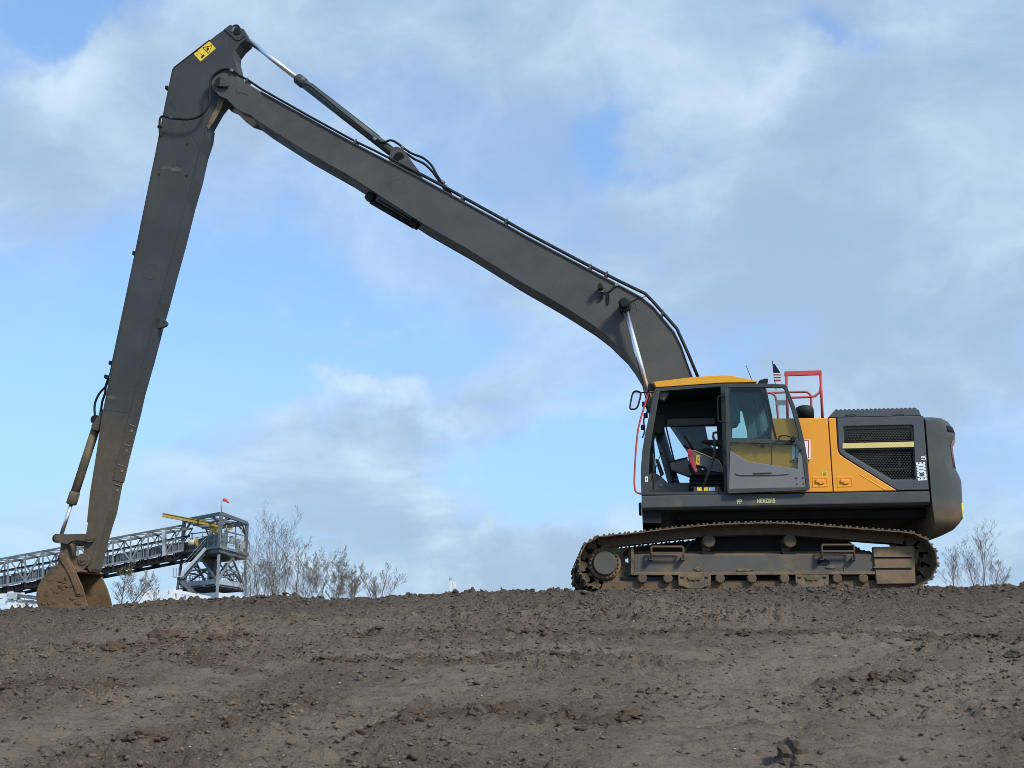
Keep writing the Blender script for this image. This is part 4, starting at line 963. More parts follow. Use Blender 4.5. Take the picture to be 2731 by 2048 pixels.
for r_ in (.125, .155, .18): MB().ring(pc, r_ - .006, r_, YB - .003, YB + .004, 40).build('boss_ring', 'boom', boom)
# pipes along the top of the boom
pipe_t = [(634, 200), (661, 213), (698, 238), (820, 307), (942, 374), (1000, 402), (1112, 460), (1184, 498), (1236, 527), (1348, 589), (1400, 619), (1519, 682), (1574, 711), (1649, 749), (1721, 784), (1740, 803), (1805, 877), (1835, 943), (1862, 1008)]
for k, (dy_, r_, o_) in enumerate(((.03, .024, 0), (.10, .024, -1), (.46, .022, 0), (.53, .022, -1))):
    MB().tube(PP([(a, c_ + o_) for a, c_ in (pipe_t if k < 1 else pipe_t[6:])], YB + dy_), r_ if k else .019, 8).build('hydraulic_pipe', 'black', boom)
for q in ((659, 217), (948, 380), (1233, 530), (1350, 592), (1574, 714), (1617, 733), (1766, 838)):
    p = P(*q, YB + .02); MB().box((p.x, YB + .06, p.z), (.035, .16, .075), Matrix.Rotation(math.radians(28), 3, 'Y')).build('pipe_clamp', 'cyl', boom, .004)
    MB().cyl((p.x + .01, YB + .01, p.z + .03), (p.x + .02, YB + .01, p.z + .075), .010, 6).build('clamp_bolt', 'steel', boom)
# light on the boom side
lb = MB().prism(px([(1594, 765), (1598, 757), (1604, 756), (1609, 763), (1609, 772), (1600, 774), (1594, 770)], YB - .1), YB - .16, YB - .04).build('work_lamp', 'black', boom, .01)
MB().box(P(1606, 778, YB - .04), (.045, .08, .03)).build('lamp_bracket', 'steel', lb)
MB().tube(PP([(1606, 776), (1605, 796)], YB - .03), .016, 8).build('lamp_post', 'black', lb)
MB().cyl(P(1604, 793, YB - .05), P(1604, 793, YB + .0), .03, 12).build('lamp_foot', 'black', lb)
MB().tube(smoothpath(PP([(1608, 775), (1618, 780), (1624, 778), (1634, 770), (1648, 760)], YB - .02), 4), .010, 6).build('lamp_cable', 'black', lb)
MB().tube(smoothpath(PP([(1622, 779), (1619, 795), (1621, 812), (1624, 800), (1623, 782)], YB - .015), 4), .009, 6).build('lamp_cable', 'black', lb)
MB().tube(smoothpath(PP([(1680, 808), (1692, 800), (1707, 794), (1722, 791)], YB - .01), 4), .007, 6).build('grease_line', 'black', boom)
MB().box(P(1644, 759, YB - .02), (.05, .02, .04)).build('cable_clip', 'steel', boom)
# tool tube hung under the boom
tb = MB().tube(PP([(990, 537), (1104, 603)], YB + .20), .045, 14).build('underslung_tube', 'black', boom)
for a in ((988, 530), (1106, 600)):
    p = P(*a, YB + .2); MB().box((p.x, p.y, p.z + .02), (.14, .16, .13), Matrix.Rotation(math.radians(30), 3, 'Y')).build('tube_bracket', 'black', tb, .02)
MB().tube(PP([(1010, 533), (1096, 585)], YB + .08), .016, 8).build('tube_strap', 'black', tb)

# --- boom cylinders
def ram(name, a, c_, Y, r_rod, r_bar, split, gland, matb, lab=None, par=EX):
    """hydraulic ram from rod eye a to base eye c_ (photo pixels at depth Y)"""
    A, B = P(*a, Y), P(*c_, Y); d = (B - A); m_ = A + d * split
    ro = MB().cyl(A, m_ + d * .02, r_rod, 20).build(name, 'chrome', par)
    if lab: ro['label'] = lab
    br = MB().cyl(m_, B, r_bar, 24).build('cylinder_barrel', matb, ro)
    dn = d.normalized()
    MB().tube([m_ - dn * .03, m_ - dn * .01, m_ + dn * gland, m_ + dn * (gland + .01)], [r_bar * .9, r_bar * 1.18, r_bar * 1.18, r_bar], 24).build('cylinder_gland', matb, ro)
    for e, rr, mt in ((A, r_bar * 1.02, 'black'), (B, r_bar * 1.1, 'black')):
        MB().cyl(e - Vector((0, .11, 0)), e + Vector((0, .11, 0)), rr, 20).build('cylinder_eye', mt, ro)
    return ro
bc = ram('boom_cylinder', (1666, 820), (1800, 1300), YB - .15, .042, .082, .54, .12, 'cyl')
MB().tube([(pc[0], YB - .30, pc[1] + .03), (pc[0], YB - .28, pc[1] + .03), (pc[0], YB + .0, pc[1] + .03)], [.06, .088, .088], 12).build('pin_cap', 'black', bc)
q = XZ(1653, 806, YB - .2); MB().box((q[0], YB - .2, q[1]), (.04, .05, .03)).build('pin_tab', 'black', bc)
ram('boom_cylinder', (1666, 820), (1800, 1300), YB + BW + .15, .042, .082, .54, .12, 'cyl')
MB().tube(PP([(1696, 945), (1716, 1035), (1730, 1090)], YB - .17), .010, 6).build('feed_line', 'black', bc)

# --- arm
al = [(613, 65), (599, 77), (574, 95), (559, 107), (466, 179), (461, 186), (450, 239), (425, 363), (406, 462), (389, 549), (361, 681), (335, 806), (311, 919), (294, 1006), (274, 1111), (258, 1217), (242, 1317), (234, 1393), (226, 1440), (220, 1488)]
ar = [(228, 1510), (240, 1526), (246, 1516), (255, 1478), (264, 1440), (275, 1402), (288, 1362), (296, 1320), (304, 1280), (319, 1216), (350, 1096), (362, 1043), (389, 949), (413, 857), (428, 806), (449, 728), (474, 638), (499, 538), (518, 474), (534, 403), (548, 361), (552, 331), (566, 306), (580, 282), (597, 262), (610, 250), (628, 232), (636, 214), (635, 192), (630, 170), (625, 150), (627, 134), (640, 117), (655, 104), (659, 96), (650, 77)]
arm = MB().prism(px(al + ar, YA), YA, YA + AW).build('arm', 'arm', EX, .010)
for seq, nm in ((al[3:18], 'back_flange'), (list(reversed(ar[8:22])), 'front_flange')):
    fl = MB()
    for i in range(len(seq) - 1):
        p, q = P(*seq[i], YA), P(*seq[i + 1], YA); dx_ = .004 if nm == 'back_flange' else -.004
        fl.add([(p.x - .008, YA - .014, p.z), (q.x - .008, YA - .014, q.z), (q.x - .008, YA + AW + .014, q.z), (p.x - .008, YA + AW + .014, p.z), (p.x + .008, YA - .014, p.z), (q.x + .008, YA - .014, q.z), (q.x + .008, YA + AW + .014, q.z), (p.x + .008, YA + AW + .014, p.z)],
               [(0, 1, 2, 3), (7, 6, 5, 4), (4, 5, 1, 0), (3, 2, 6, 7), (0, 3, 7, 4), (1, 5, 6, 2)])
    fl.build(nm, 'arm', arm)
tpn = XZ(634, 85, YA)
MB().tube([(tpn[0], YA - .03, tpn[1]), (tpn[0], YA - .02, tpn[1]), (tpn[0], YA + AW + .02, tpn[1])], [.055, .07, .07], 22).build('cylinder_pin', 'black', arm)
MB().prism(px([(618, 85), (622, 75), (628, 74), (624, 84), (620, 88)], YA), YA - .025, YA).build('pin_tab', 'steel', arm, .003)
MB().prism(px([(610, 70), (612, 68), (645, 78), (655, 96), (640, 108), (630, 108), (598, 79)], YA), YA - .016, YA + .01).build('boss_plate', 'arm', arm, .005)
dec = MB().prism(px([(517, 144), (558, 110), (576, 129), (535, 164)], YA), YA - .003, YA + .005).build('warning_decal', 'yellow', arm)
def strip(a, c_, Y, w, nm, par, mat): MB().beam(P(*a, Y), P(*c_, Y), .002, w).build(nm, mat, par)
tri = [(541, 127), (565, 121), (557, 142)]
for i in range(3): strip(tri[i], tri[(i + 1) % 3], YA - .005, .010, 'decal_line', dec, 'black')
MB().prism(px([(551, 130), (556, 127), (558, 131), (553, 136)], YA), YA - .0055, YA - .002).build('decal_mark', 'black', dec)
strip((556, 122), (552, 130), YA - .005, .008, 'decal_line', dec, 'black')
MB().prism(px([(538, 149), (543, 145), (546, 148), (541, 154), (536, 156)], YA), YA - .0055, YA - .002).build('decal_mark', 'black', dec)
for a, c_ in (((525, 138), (531, 135)), ((533, 142), (538, 146)), ((524, 143), (528, 147))): strip(a, c_, YA - .005, .005, 'decal_line', dec, 'black')
MB().ring(XZ(401, 725, YA), .120, .127, YA - .003, YA + .004, 40).build('plug_ring', 'arm', arm)
seam((280, 1092), (344, 1100), YA, 'weld_seam', arm, 'arm'); seam((450, 264), (530, 390), YA, 'weld_seam', arm, 'arm', .004)
for q in ((500, 385), (497, 470), (424, 466)): MB().prism(px([(q[0] - 4, q[1] - 3), (q[0] + 3, q[1] - 4), (q[0] + 4, q[1] + 1), (q[0] - 2, q[1] + 4)], YA), YA - .002, YA + .003).build('paint_chip', 'dark', arm)
MB().prism(px([(584, 262), (600, 260), (590, 290), (572, 322), (556, 345), (552, 336), (566, 306), (578, 284)], YA), YA - .0035, YA + .004).build('mud_smear', 'mudsteel', arm)
for q in ((443, 447), (470, 452), (300, 1060)): MB().prism(px([(q[0] - 16, q[1] - 4), (q[0] + 2, q[1] - 6), (q[0] + 17, q[1] - 1), (q[0] + 8, q[1] + 5), (q[0] - 12, q[1] + 4)], YA), YA - .0015, YA + .003).build('scuff', 'scuff', arm)
# lifting eye
MB().prism(px([(420, 848), (440, 852), (448, 860), (447, 868), (440, 872), (424, 877)], YA + .16), YA + .13, YA + .19, [px([(435, 859), (440, 860), (440, 865), (436, 866)], YA + .16)]).build('lifting_eye', 'cyl', arm, .004)
# depth marks painted on the inner face
def inner_mark(t_a, t_b, row, w, nm, mat='text'):
    """pale painted tick across the face that looks at the machine"""
    i = next(k for k in range(len(ar) - 1) if ar[k][1] > row >= ar[k + 1][1] or ar[k][1] < row <= ar[k + 1][1] or (ar[k][1] - row) * (ar[k + 1][1] - row) <= 0 and k > 1)
    f_ = (row - ar[i][1]) / (ar[i + 1][1] - ar[i][1]); x_ = ar[i][0] + f_ * (ar[i + 1][0] - ar[i][0])
    p = P(x_, row, YA); hw_ = AW / 2; MB().box((p.x + .006, YA + hw_ + (t_a + t_b) / 2 * hw_, p.z), (.012, abs(t_b - t_a) * hw_, w)).build(nm, mat, arm)
for r_ in (1130, 1183, 1238, 1290):
    inner_mark(-.9, .5, r_, .010, 'depth_mark', 'galv'); inner_mark(-.15, .15, r_ + 14, .035, 'depth_mark', 'galv')
# hoses
z_a = lambda l: [(400 + x / 4.022, 50 + y / 4.022) for x, y in l]
MB().tube(smoothpath(PP(z_a([(940, 590), (880, 555), (800, 538), (710, 580), (655, 650), (640, 760), (640, 880), (600, 980), (520, 1050), (400, 1080), (230, 1065), (140, 1045), (108, 1075), (103, 1150), (108, 1260)]), YB - .03), 5), .0185, 8).build('arm_hose', 'black', arm)
for a, m_ in (((880, 555), 'steel'), ((230, 1060), 'cyl'), ((103, 1160), 'black')):
    p = P(*z_a([a])[0], YB - .03); MB().box(p, (.06, .05, .05), Matrix.Rotation(.4, 3, 'Y')).build('hose_fitting', m_, arm, .006)
MB().tube(PP([(426, 362), (405, 462), (360, 682), (334, 806), (292, 1004)], YA + .03), .014, 6).build('arm_pipe', 'black', arm)
for q in ((448, 235), (361, 676), (298, 968), (286, 1005)): MB().box(P(q[0] - 2, q[1], YA + .06), (.05, .08, .06)).build('pipe_clip', 'black', arm, .006)
for o_, nm in ((0, 'ram_hose'), (18, 'ram_hose')):
    MB().tube(smoothpath(PP([(289, 1008), (282, 1030), (266 + o_ * .8, 1048), (255 + o_, 1070), (252 + o_, 1090), (254 + o_ * .6, 1115)], YA + .12), 5), .019, 8).build(nm, 'black', arm)

# --- arm cylinder on top of the boom
ac = ram('arm_cylinder', (634, 85), (1064, 420), YM, .043, .078, .385, .14, 'cyl')
MB().beam(P(830, 226, YM - .0), P(1010, 366, YM), .06, .05).build('barrel_rail', 'cyl', ac)
MB().tube(PP([(812, 222), (826, 226), (1004, 372)], YM - .08), .013, 6).build('barrel_pipe', 'cyl', ac)
for yy in (YM - .14, YM + .10):
    MB().prism(px([(1040, 432), (1050, 404), (1062, 400), (1078, 404), (1092, 424), (1130, 476), (1046, 440)], YM), yy, yy + .04).build('cylinder_bracket', 'boom', boom, .006)
MB().tube([P(1064, 420, YM - .16), P(1064, 420, YM + .16)], .085, 20).build('base_pin', 'black', ac)
for o_, y_ in ((0, .0), (14, .09)):
    hp = [(1003, 370), (1020, 380), (1042, 374), (1060, 382), (1078, 396), (1100, 410), (1128, 421), (1150, 440), (1166, 468), (1180, 488), (1196, 512)] if o_ == 0 else [(1070, 402), (1085, 410), (1105, 424), (1130, 436), (1150, 454), (1165, 474), (1180, 496), (1190, 512)]
    MB().tube(smoothpath(PP(hp, YM - .1 + y_), 5), .0195, 8).build('cylinder_hose', 'black', ac)
for q in ((1000, 371), (1075, 393), (1182, 485)): MB().box(P(*q, YM - .1), (.06, .06, .04), Matrix.Rotation(.6, 3, 'Y')).build('hose_fitting', 'steel', ac, .006)
MB().beam(P(1188, 498, YM - .1), P(1202, 520, YM - .1), .12, .05).build('hose_block', 'boom', ac)

# --- bucket, its ram and linkage
rb_ = ram('bucket_cylinder', (160, 1437), (262, 1122), YM, .031, .068, .30, .17, 'mudcyl')
MB().prism(px([(276, 1090), (262, 1110), (244, 1136), (248, 1146), (262, 1150), (272, 1140)], YM - .1), YM - .12, YM + .12).build('ram_bracket', 'arm', arm, .01)
lk = []
for yy in (YA - .075, YA + AW + .015):
    b = MB(); b.prism(px([(148, 1428), (155, 1424), (186, 1425), (205, 1424), (232, 1424), (246, 1425), (252, 1434), (246, 1446), (238, 1447), (228, 1443), (205, 1441), (192, 1444), (182, 1452), (176, 1450), (160, 1448), (148, 1446), (146, 1437)], YA - .05), yy, yy + .06)
    lk.append(b.build('guide_link', 'link', EX, .012))
for yy, l_ in ((YA - .085, lk[0]), (YA + AW + .055, lk[1])):
    for q in ((156, 1436), (239, 1434)): MB().cyl(P(*q, YA - .05).xz.to_3d() if False else (XZ(*q, YA - .05)[0], yy, XZ(*q, YA - .05)[1]), (XZ(*q, YA - .05)[0], yy + .03, XZ(*q, YA - .05)[1]), .042, 16).build('link_pin', 'link', l_)
hl = MB().prism(px([(159, 1442), (176, 1448), (178, 1455), (177, 1492), (160, 1492), (161, 1450)], YA), YA - .0, YA + AW).build('bucket_link', 'link', EX, .01)
BK0, BK1 = 16.08, 16.92
side = [(158, 1493), (166, 1487), (180, 1488), (188, 1497), (193, 1505), (206, 1536), (219, 1565), (227, 1592), (233, 1618), (225, 1626), (105, 1626), (99, 1612), (96, 1588), (101, 1565), (114, 1541), (137, 1518), (150, 1506)]
sw = [(q.x, q.y) for q in smoothpath([Vector((*p, 0)) for p in px(side[11:] + side[:1], BK0)], 4)][:-1]
sw = px(side[:11], BK0) + sw
bk = MB().prism(sw, BK0, BK0 + .03).build('bucket', 'bucket', EX, .006, 'rounded mud covered ditching bucket')
MB().prism(sw, BK1 - .03, BK1).build('bucket_side', 'bucket', bk, .006)
shell = sw[9:] + sw[:3]                      # bottom lip, back curve, top
b = MB(); k = len(shell); inn = []
cxs = sum(p[0] for p in sw) / len(sw); czs = sum(p[1] for p in sw) / len(sw)
for p in shell:
    d = Vector((cxs - p[0], czs - p[1])); d = d / d.length * .035; inn.append((p[0] + d.x, p[1] + d.y))
b.prism(shell + inn[::-1], BK0 + .03, BK1 - .03); b.build('bucket_shell', 'bucket', bk)
MB().prism(px([(158, 1492), (166, 1486), (178, 1487), (184, 1494), (198, 1524), (216, 1585), (206, 1587), (190, 1545), (176, 1515)], BK0), BK0 - .022, BK0 + .004).build('side_rib', 'bucket', bk, .01)
mud = MB(); rr = random.Random(4); V2, F2 = I2
for k in range(24):
    a_ = rr.uniform(102, 224); r_ = rr.uniform(1540, 1612)
    if a_ > 190 + (r_ - 1500) * .34 or (a_ < 112 and r_ < 1560): continue
    q_ = P(a_, r_, BK0); w_, h_ = rr.uniform(.02, .075), rr.uniform(.012, .035); j_ = [rr.uniform(.65, 1.2) for _ in V2]
    mud.add([(q_.x + v[0] * w_ * j, q_.y + v[1] * .005 * j, q_.z + v[2] * h_ * j) for v, j in zip(V2.tolist(), j_)], [tuple(f) for f in F2.tolist()], True)
mo_ = mud.build('caked_mud', 'cakedmud', bk); mo_['kind'] = 'stuff'
# top plate and ears
tpw = px([(186, 1497), (196, 1503), (226, 1518), (236, 1526), (230, 1530), (200, 1516), (188, 1506)], BK0 + .3)
MB().prism(tpw, BK0 + .03, BK1 - .03).build('top_plate', 'bucket', bk, .006)
for yy in (YA - .055, YA + AW + .005):
    MB().prism(px([(184, 1494), (200, 1497), (210, 1485), (218, 1477), (230, 1476), (240, 1482), (243, 1494), (238, 1508), (226, 1520), (214, 1526), (200, 1518), (188, 1506)], YA), yy, yy + .05).build('bucket_ear', 'link', bk, .008)
    MB().prism(px([(156, 1493), (160, 1480), (172, 1476), (182, 1482), (188, 1500), (170, 1506)], YA), yy, yy + .05).build('bucket_ear', 'link', bk, .008)
for q in ((227, 1492), (169, 1484)):
    c = XZ(*q, YA); MB().tube([(c[0], YA - .09, c[1]), (c[0], YA - .075, c[1]), (c[0], YA + AW + .09, c[1])], [.034, .042, .042], 18).build('bucket_pin', 'link', bk)
MB().ring(XZ(227, 1492, YA), .045, .085, YA - .07, YA - .05, 24).build('pin_boss', 'link', bk)

# --- flag on the machine
fg = MB().tube(PP([(2060, 962), (2064, 1000), (2070, 1040)], 16.0), .006, 6).build('flag_pole', 'black', EX)
fw_ = [(2060.5, 971), (2066, 971), (2080, 992), (2082.5, 997), (2082, 1016), (2064, 1017)]
def edge_x(l_, row):
    for i in range(len(l_) - 1):
        if l_[i][1] <= row <= l_[i + 1][1]: return l_[i][0] + (l_[i + 1][0] - l_[i][0]) * (row - l_[i][1]) / max(1e-6, l_[i + 1][1] - l_[i][1])
    return l_[-1][0]
Le = [(2060.5, 971), (2062, 990), (2064, 1017)]; Re = [(2066, 971), (2080, 992), (2082.5, 997), (2082, 1017)]
rows_ = [971, 978, 985, 991.5, 995, 998.5, 1002, 1005.5, 1009, 1012.5, 1016.5]
for i in range(len(rows_) - 1):
    a, c_ = rows_[i], rows_[i + 1]; mt = 'navy' if i < 4 - 0 - (0) else ('whitecloth' if i % 2 == 0 else 'redcloth')
    if i == 3: mt = 'navy'
    MB().prism(px([(edge_x(Le, a), a), (edge_x(Re, a), a), (edge_x(Re, c_), c_), (edge_x(Le, c_), c_)], 16.0), 15.99 + .008 * (i % 2), 16.0 + .008 * (i % 2)).build('flag_stripe', mt, fg)

# --- counterweight details on the rear corner (follow its curved surface)
def cw_patch(j0, j1, i0, i1, nm, mat, out=.006):
    b = MB(); vs = []
    for i in range(i0, i1 + 1):
        for j in range(j0, j1 + 1):
            v = Vector(cwv[i][j]); c_ = Vector((cwv[i][0][0] + .1, YM, v.z)); d = (v - c_); d.z = 0; vs.append(v + d.normalized() * out)
    w_ = j1 - j0 + 1
    b.add(vs, [(a * w_ + q, a * w_ + q + 1, (a + 1) * w_ + q + 1, (a + 1) * w_ + q) for a in range(i1 - i0) for q in range(w_ - 1)], True)
    o = b.build(nm, mat, cwo); s_ = o.modifiers.new('solid', 'SOLIDIFY'); s_.thickness = .006; return o
cw_patch(3, 9, 3, 4, 'rear_recess', 'dark', -.002)
for (i0, i1) in ((5, 8),): cw_patch(5, 10, i0, i1, 'tail_reflector', 'redlight', .004)
for k in range(2): cw_patch(6, 8, 11, 12, 'yellow_reflector', 'yellow', .004) if k == 0 else None
UP = False

# ------------------------------------------------------------------ background: ore conveyor, transfer tower, trees
def member(nm, p, q, w, h, mat, par): return MB().beam(p, q, w, h).build(nm, mat, par)
GYN, GYF = 108.0, 111.0
CG = thing('conveyor_gallery', P(250, 1600, 109.5), 'long grey steel truss conveyor gallery rising to the tower behind the bucket', 'conveyor')
def row_on(a, r0, r1, a0=0, a1=487): return r0 + (r1 - r0) * (a - a0) / (a1 - a0)
top_r = lambda a: row_on(a, 1491, 1401); bot_r = lambda a: row_on(a, 1563, 1468)
xs_p = [-260 + 46.8 * k for k in range(17)]
def gp(a, r_, Y):                     # a point of the near truss carried straight back to depth Y
    q = P(a, r_, GYN); return Vector((q.x, Y, q.z))
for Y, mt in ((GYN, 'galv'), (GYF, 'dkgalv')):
    for i in range(len(xs_p) - 1):
        a, c_ = xs_p[i], xs_p[i + 1]
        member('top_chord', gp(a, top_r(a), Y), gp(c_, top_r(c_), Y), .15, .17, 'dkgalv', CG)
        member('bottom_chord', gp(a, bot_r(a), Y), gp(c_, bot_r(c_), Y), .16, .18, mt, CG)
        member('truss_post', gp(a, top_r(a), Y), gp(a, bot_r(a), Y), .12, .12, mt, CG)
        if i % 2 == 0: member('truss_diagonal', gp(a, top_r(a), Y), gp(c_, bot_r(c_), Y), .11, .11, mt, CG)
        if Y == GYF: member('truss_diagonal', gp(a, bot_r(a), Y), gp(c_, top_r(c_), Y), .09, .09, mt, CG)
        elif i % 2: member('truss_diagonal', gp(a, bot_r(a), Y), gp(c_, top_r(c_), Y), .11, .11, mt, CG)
for i in range(len(xs_p) - 1):
    a, c_ = xs_p[i], xs_p[i + 1]
    member('roof_tie', gp(a, top_r(a), GYN), gp(a, top_r(a), GYF), .13, .13, 'dkgalv', CG)
    member('roof_brace', gp(a, top_r(a), GYN), gp(c_, top_r(c_), GYF), .10, .10, 'dkgalv', CG)
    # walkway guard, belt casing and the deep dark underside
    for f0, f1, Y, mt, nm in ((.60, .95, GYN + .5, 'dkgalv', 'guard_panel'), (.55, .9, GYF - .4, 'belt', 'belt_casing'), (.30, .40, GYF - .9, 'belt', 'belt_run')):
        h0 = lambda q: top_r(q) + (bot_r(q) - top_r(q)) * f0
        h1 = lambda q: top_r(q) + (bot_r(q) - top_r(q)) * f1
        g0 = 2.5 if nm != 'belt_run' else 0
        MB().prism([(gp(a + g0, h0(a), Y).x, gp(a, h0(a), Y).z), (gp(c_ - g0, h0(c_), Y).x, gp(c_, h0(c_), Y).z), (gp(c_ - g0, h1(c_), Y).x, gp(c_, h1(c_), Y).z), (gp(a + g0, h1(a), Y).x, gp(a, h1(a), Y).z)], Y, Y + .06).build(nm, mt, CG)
    for f_ in (.48, .62): member('hand_rail', gp(a, top_r(a) + (bot_r(a) - top_r(a)) * f_, GYN + .35), gp(c_, top_r(c_) + (bot_r(c_) - top_r(c_)) * f_, GYN + .35), .05, .05, 'galv', CG)
    for k in (0.33, .66): 
        am = a + (c_ - a) * k; member('rail_stanchion', gp(am, top_r(am) + (bot_r(am) - top_r(am)) * .48, GYN + .35), gp(am, bot_r(am), GYN + .35), .05, .05, 'galv', CG)
    for k in range(3):
        a0_ = a + (c_ - a) * (k / 3 + .03); a1_ = a + (c_ - a) * ((k + 1) / 3 - .05)
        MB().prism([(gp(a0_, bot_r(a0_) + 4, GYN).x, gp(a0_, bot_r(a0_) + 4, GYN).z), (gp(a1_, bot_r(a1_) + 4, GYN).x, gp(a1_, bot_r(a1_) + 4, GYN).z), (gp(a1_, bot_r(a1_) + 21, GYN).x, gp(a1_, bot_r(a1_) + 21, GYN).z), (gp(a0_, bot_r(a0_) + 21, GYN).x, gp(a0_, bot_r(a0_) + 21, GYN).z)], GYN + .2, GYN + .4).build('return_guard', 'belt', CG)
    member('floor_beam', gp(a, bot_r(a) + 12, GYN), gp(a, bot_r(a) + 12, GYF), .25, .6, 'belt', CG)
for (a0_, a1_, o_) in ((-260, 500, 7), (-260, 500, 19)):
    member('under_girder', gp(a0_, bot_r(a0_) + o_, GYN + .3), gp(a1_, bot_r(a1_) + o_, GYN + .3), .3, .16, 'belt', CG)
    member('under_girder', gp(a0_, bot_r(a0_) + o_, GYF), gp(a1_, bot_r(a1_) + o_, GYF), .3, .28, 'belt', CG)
pw_ = member('gallery_column', gp(438, 1417, GYN - .2), gp(439, 1482, GYN - .2), .24, .24, 'pale', CG)

TW = thing('transfer_tower', P(575, 1600, 110), 'grey steel transfer tower with open canopy frame at the top of the conveyor', 'tower')
c2, c1, c3 = P(590, 1371, 106.), P(491.5, 1390, 112.), P(659, 1392, 115.)
zt = (c1.z + c2.z + c3.z) / 3; zfl = P(590, 1456, 106.).z
c4 = c1 + c3 - c2
cor = [Vector((q.x, q.y, 0)) for q in (c1, c2, c3, c4)]
def cz_(q, z): return Vector((q.x, q.y, z))
def lerp2(i, j, t): return cor[i].lerp(cor[j], t)
for i in range(4):
    member('canopy_post', cz_(cor[i], zfl), cz_(cor[i], zt), .32, .32, 'dkgalv', TW)
    j = (i + 1) % 4
    member('canopy_beam', cz_(cor[i], zt), cz_(cor[j], zt), .26, .32, 'dkgalv', TW)
    for (a, c_, t_) in ((i, j, .22), (j, i, .22)):
        member('knee_brace', cz_(cor[a], zt - 1.3), cz_(lerp2(a, c_, t_), zt - .1), .14, .14, 'dkgalv', TW)
for t_ in (.33, .66):
    member('roof_purlin', cz_(lerp2(0, 1, t_), zt), cz_(lerp2(3, 2, t_), zt), .18, .2, 'dkgalv', TW)
    member('roof_purlin', cz_(lerp2(1, 2, t_), zt - .2), cz_(lerp2(0, 3, t_), zt - .2), .14, .16, 'dkgalv', TW)
member('roof_brace', cz_(cor[1], zt), cz_(lerp2(3, 2, .33), zt), .1, .1, 'dkgalv', TW); member('roof_brace', cz_(lerp2(0, 1, .33), zt), cz_(cor[2], zt), .1, .1, 'dkgalv', TW)
mc = (cor[0] + cor[2]) / 2
ex_ = [mc + (q - mc) * 1.12 for q in cor]
b = MB(); b.add([cz_(q, zfl - .25) for q in ex_] + [cz_(q, zfl) for q in ex_], [(3, 2, 1, 0), (4, 5, 6, 7), (0, 1, 5, 4), (1, 2, 6, 5), (2, 3, 7, 6), (3, 0, 4, 7)]); b.build('upper_deck', 'galv', TW)
b = MB(); ey_ = [mc + (q - mc) * 1.06 for q in cor]
b.add([cz_(q, zfl - .62) for q in ey_] + [cz_(q, zfl - .26) for q in ey_], [(3, 2, 1, 0), (4, 5, 6, 7), (0, 1, 5, 4), (1, 2, 6, 5), (2, 3, 7, 6), (3, 0, 4, 7)]); b.build('deck_girder', 'dkgalv', TW)
zl = P(575, 1553, 108.).z; inr2 = [mc + (q - mc) * .7 for q in cor]
for i in range(4):
    j = (i + 1) % 4
    for h_ in (.55, 1.05): member('deck_rail', cz_(ex_[i], zfl + h_), cz_(ex_[j], zfl + h_), .05, .05, 'galv', TW)
    for z0_, z1_ in ((zl + .3, zfl - 1.2), (zfl - 1.2, zl + .3)): member('cross_brace', cz_(inr2[i], z0_), cz_(inr2[j], z1_), .11, .11, 'dkgalv', TW)
    for k in range(7): q = ex_[i].lerp(ex_[j], k / 7); member('rail_stanchion', cz_(q, zfl), cz_(q, zfl + 1.05), .045, .045, 'galv', TW)
# head drum casing, motor and cabinets on the deck
b = MB(); hd = [cz_(lerp2(0, 1, .15), 0), cz_(lerp2(0, 1, .98), 0)]; off_ = (cor[2] - cor[1]) * .3
pts_ = [hd[0], hd[1], hd[1] + off_, hd[0] + off_]
b.add([cz_(q, zfl + .05) for q in pts_] + [cz_(q, zfl + (.75 if k in (0, 3) else 1.35)) for k, q in enumerate(pts_)], [(3, 2, 1, 0), (4, 5, 6, 7), (0, 1, 5, 4), (1, 2, 6, 5), (2, 3, 7, 6), (3, 0, 4, 7)]); b.build('head_drum_casing', 'dkgalv', TW)
p0_, p1_ = P(503, 1448, 107.), P(523, 1446, 107.); mo = MB().cyl(p0_, p1_, .28, 16).build('drive_motor', 'motor', TW); MB().cyl(p1_, p1_ + (p1_ - p0_) * .14, .40, 16).build('motor_flange', 'ybeam', mo)
for a, r_, w_, h_ in ((621, 1440, .55, .8), (634, 1450, .4, .9), (603, 1430, .3, 1.6), (648, 1455, .35, .7)):
    q = P(a, r_, 112.); MB().box(q, (w_, .5, h_)).build('control_cabinet', 'pale', TW, .02)
for k, (a, r0, r1) in enumerate(((512, 1420, 1455), (540, 1415, 1452), (563, 1410, 1450), (604, 1400, 1462), (628, 1405, 1468), (644, 1412, 1472))): member('pipe_riser', P(a, r0, 111.), P(a + 1, r1, 111.), .09, .09, 'pale' if k % 2 else 'dkgalv', TW)
for a0, r0, a1, r1 in ((505, 1424, 560, 1418), (560, 1436, 640, 1452), (600, 1416, 655, 1430)): member('cable_tray', P(a0, r0, 110.5), P(a1, r1, 113.), .2, .1, 'dkgalv', TW)
# yellow crane runway
ya, yb_ = P(434.7, 1371, 103.5), P(619, 1411, 116.5); yz = (ya.z + yb_.z) / 2; ya.z = yb_.z = yz
cr = MB().beam(ya, yb_, .08, .30).build('crane_runway', 'ybeam', TW)
for s_ in (-.15, .15): MB().beam(ya + Vector((0, 0, s_)), yb_ + Vector((0, 0, s_)), .24, .05).build('runway_flange', 'ybeam', cr)
q = ya.lerp(yb_, .72); MB().box(q - Vector((0, 0, .5)), (.7, .5, .55)).build('hoist', 'ybeam', cr, .03)
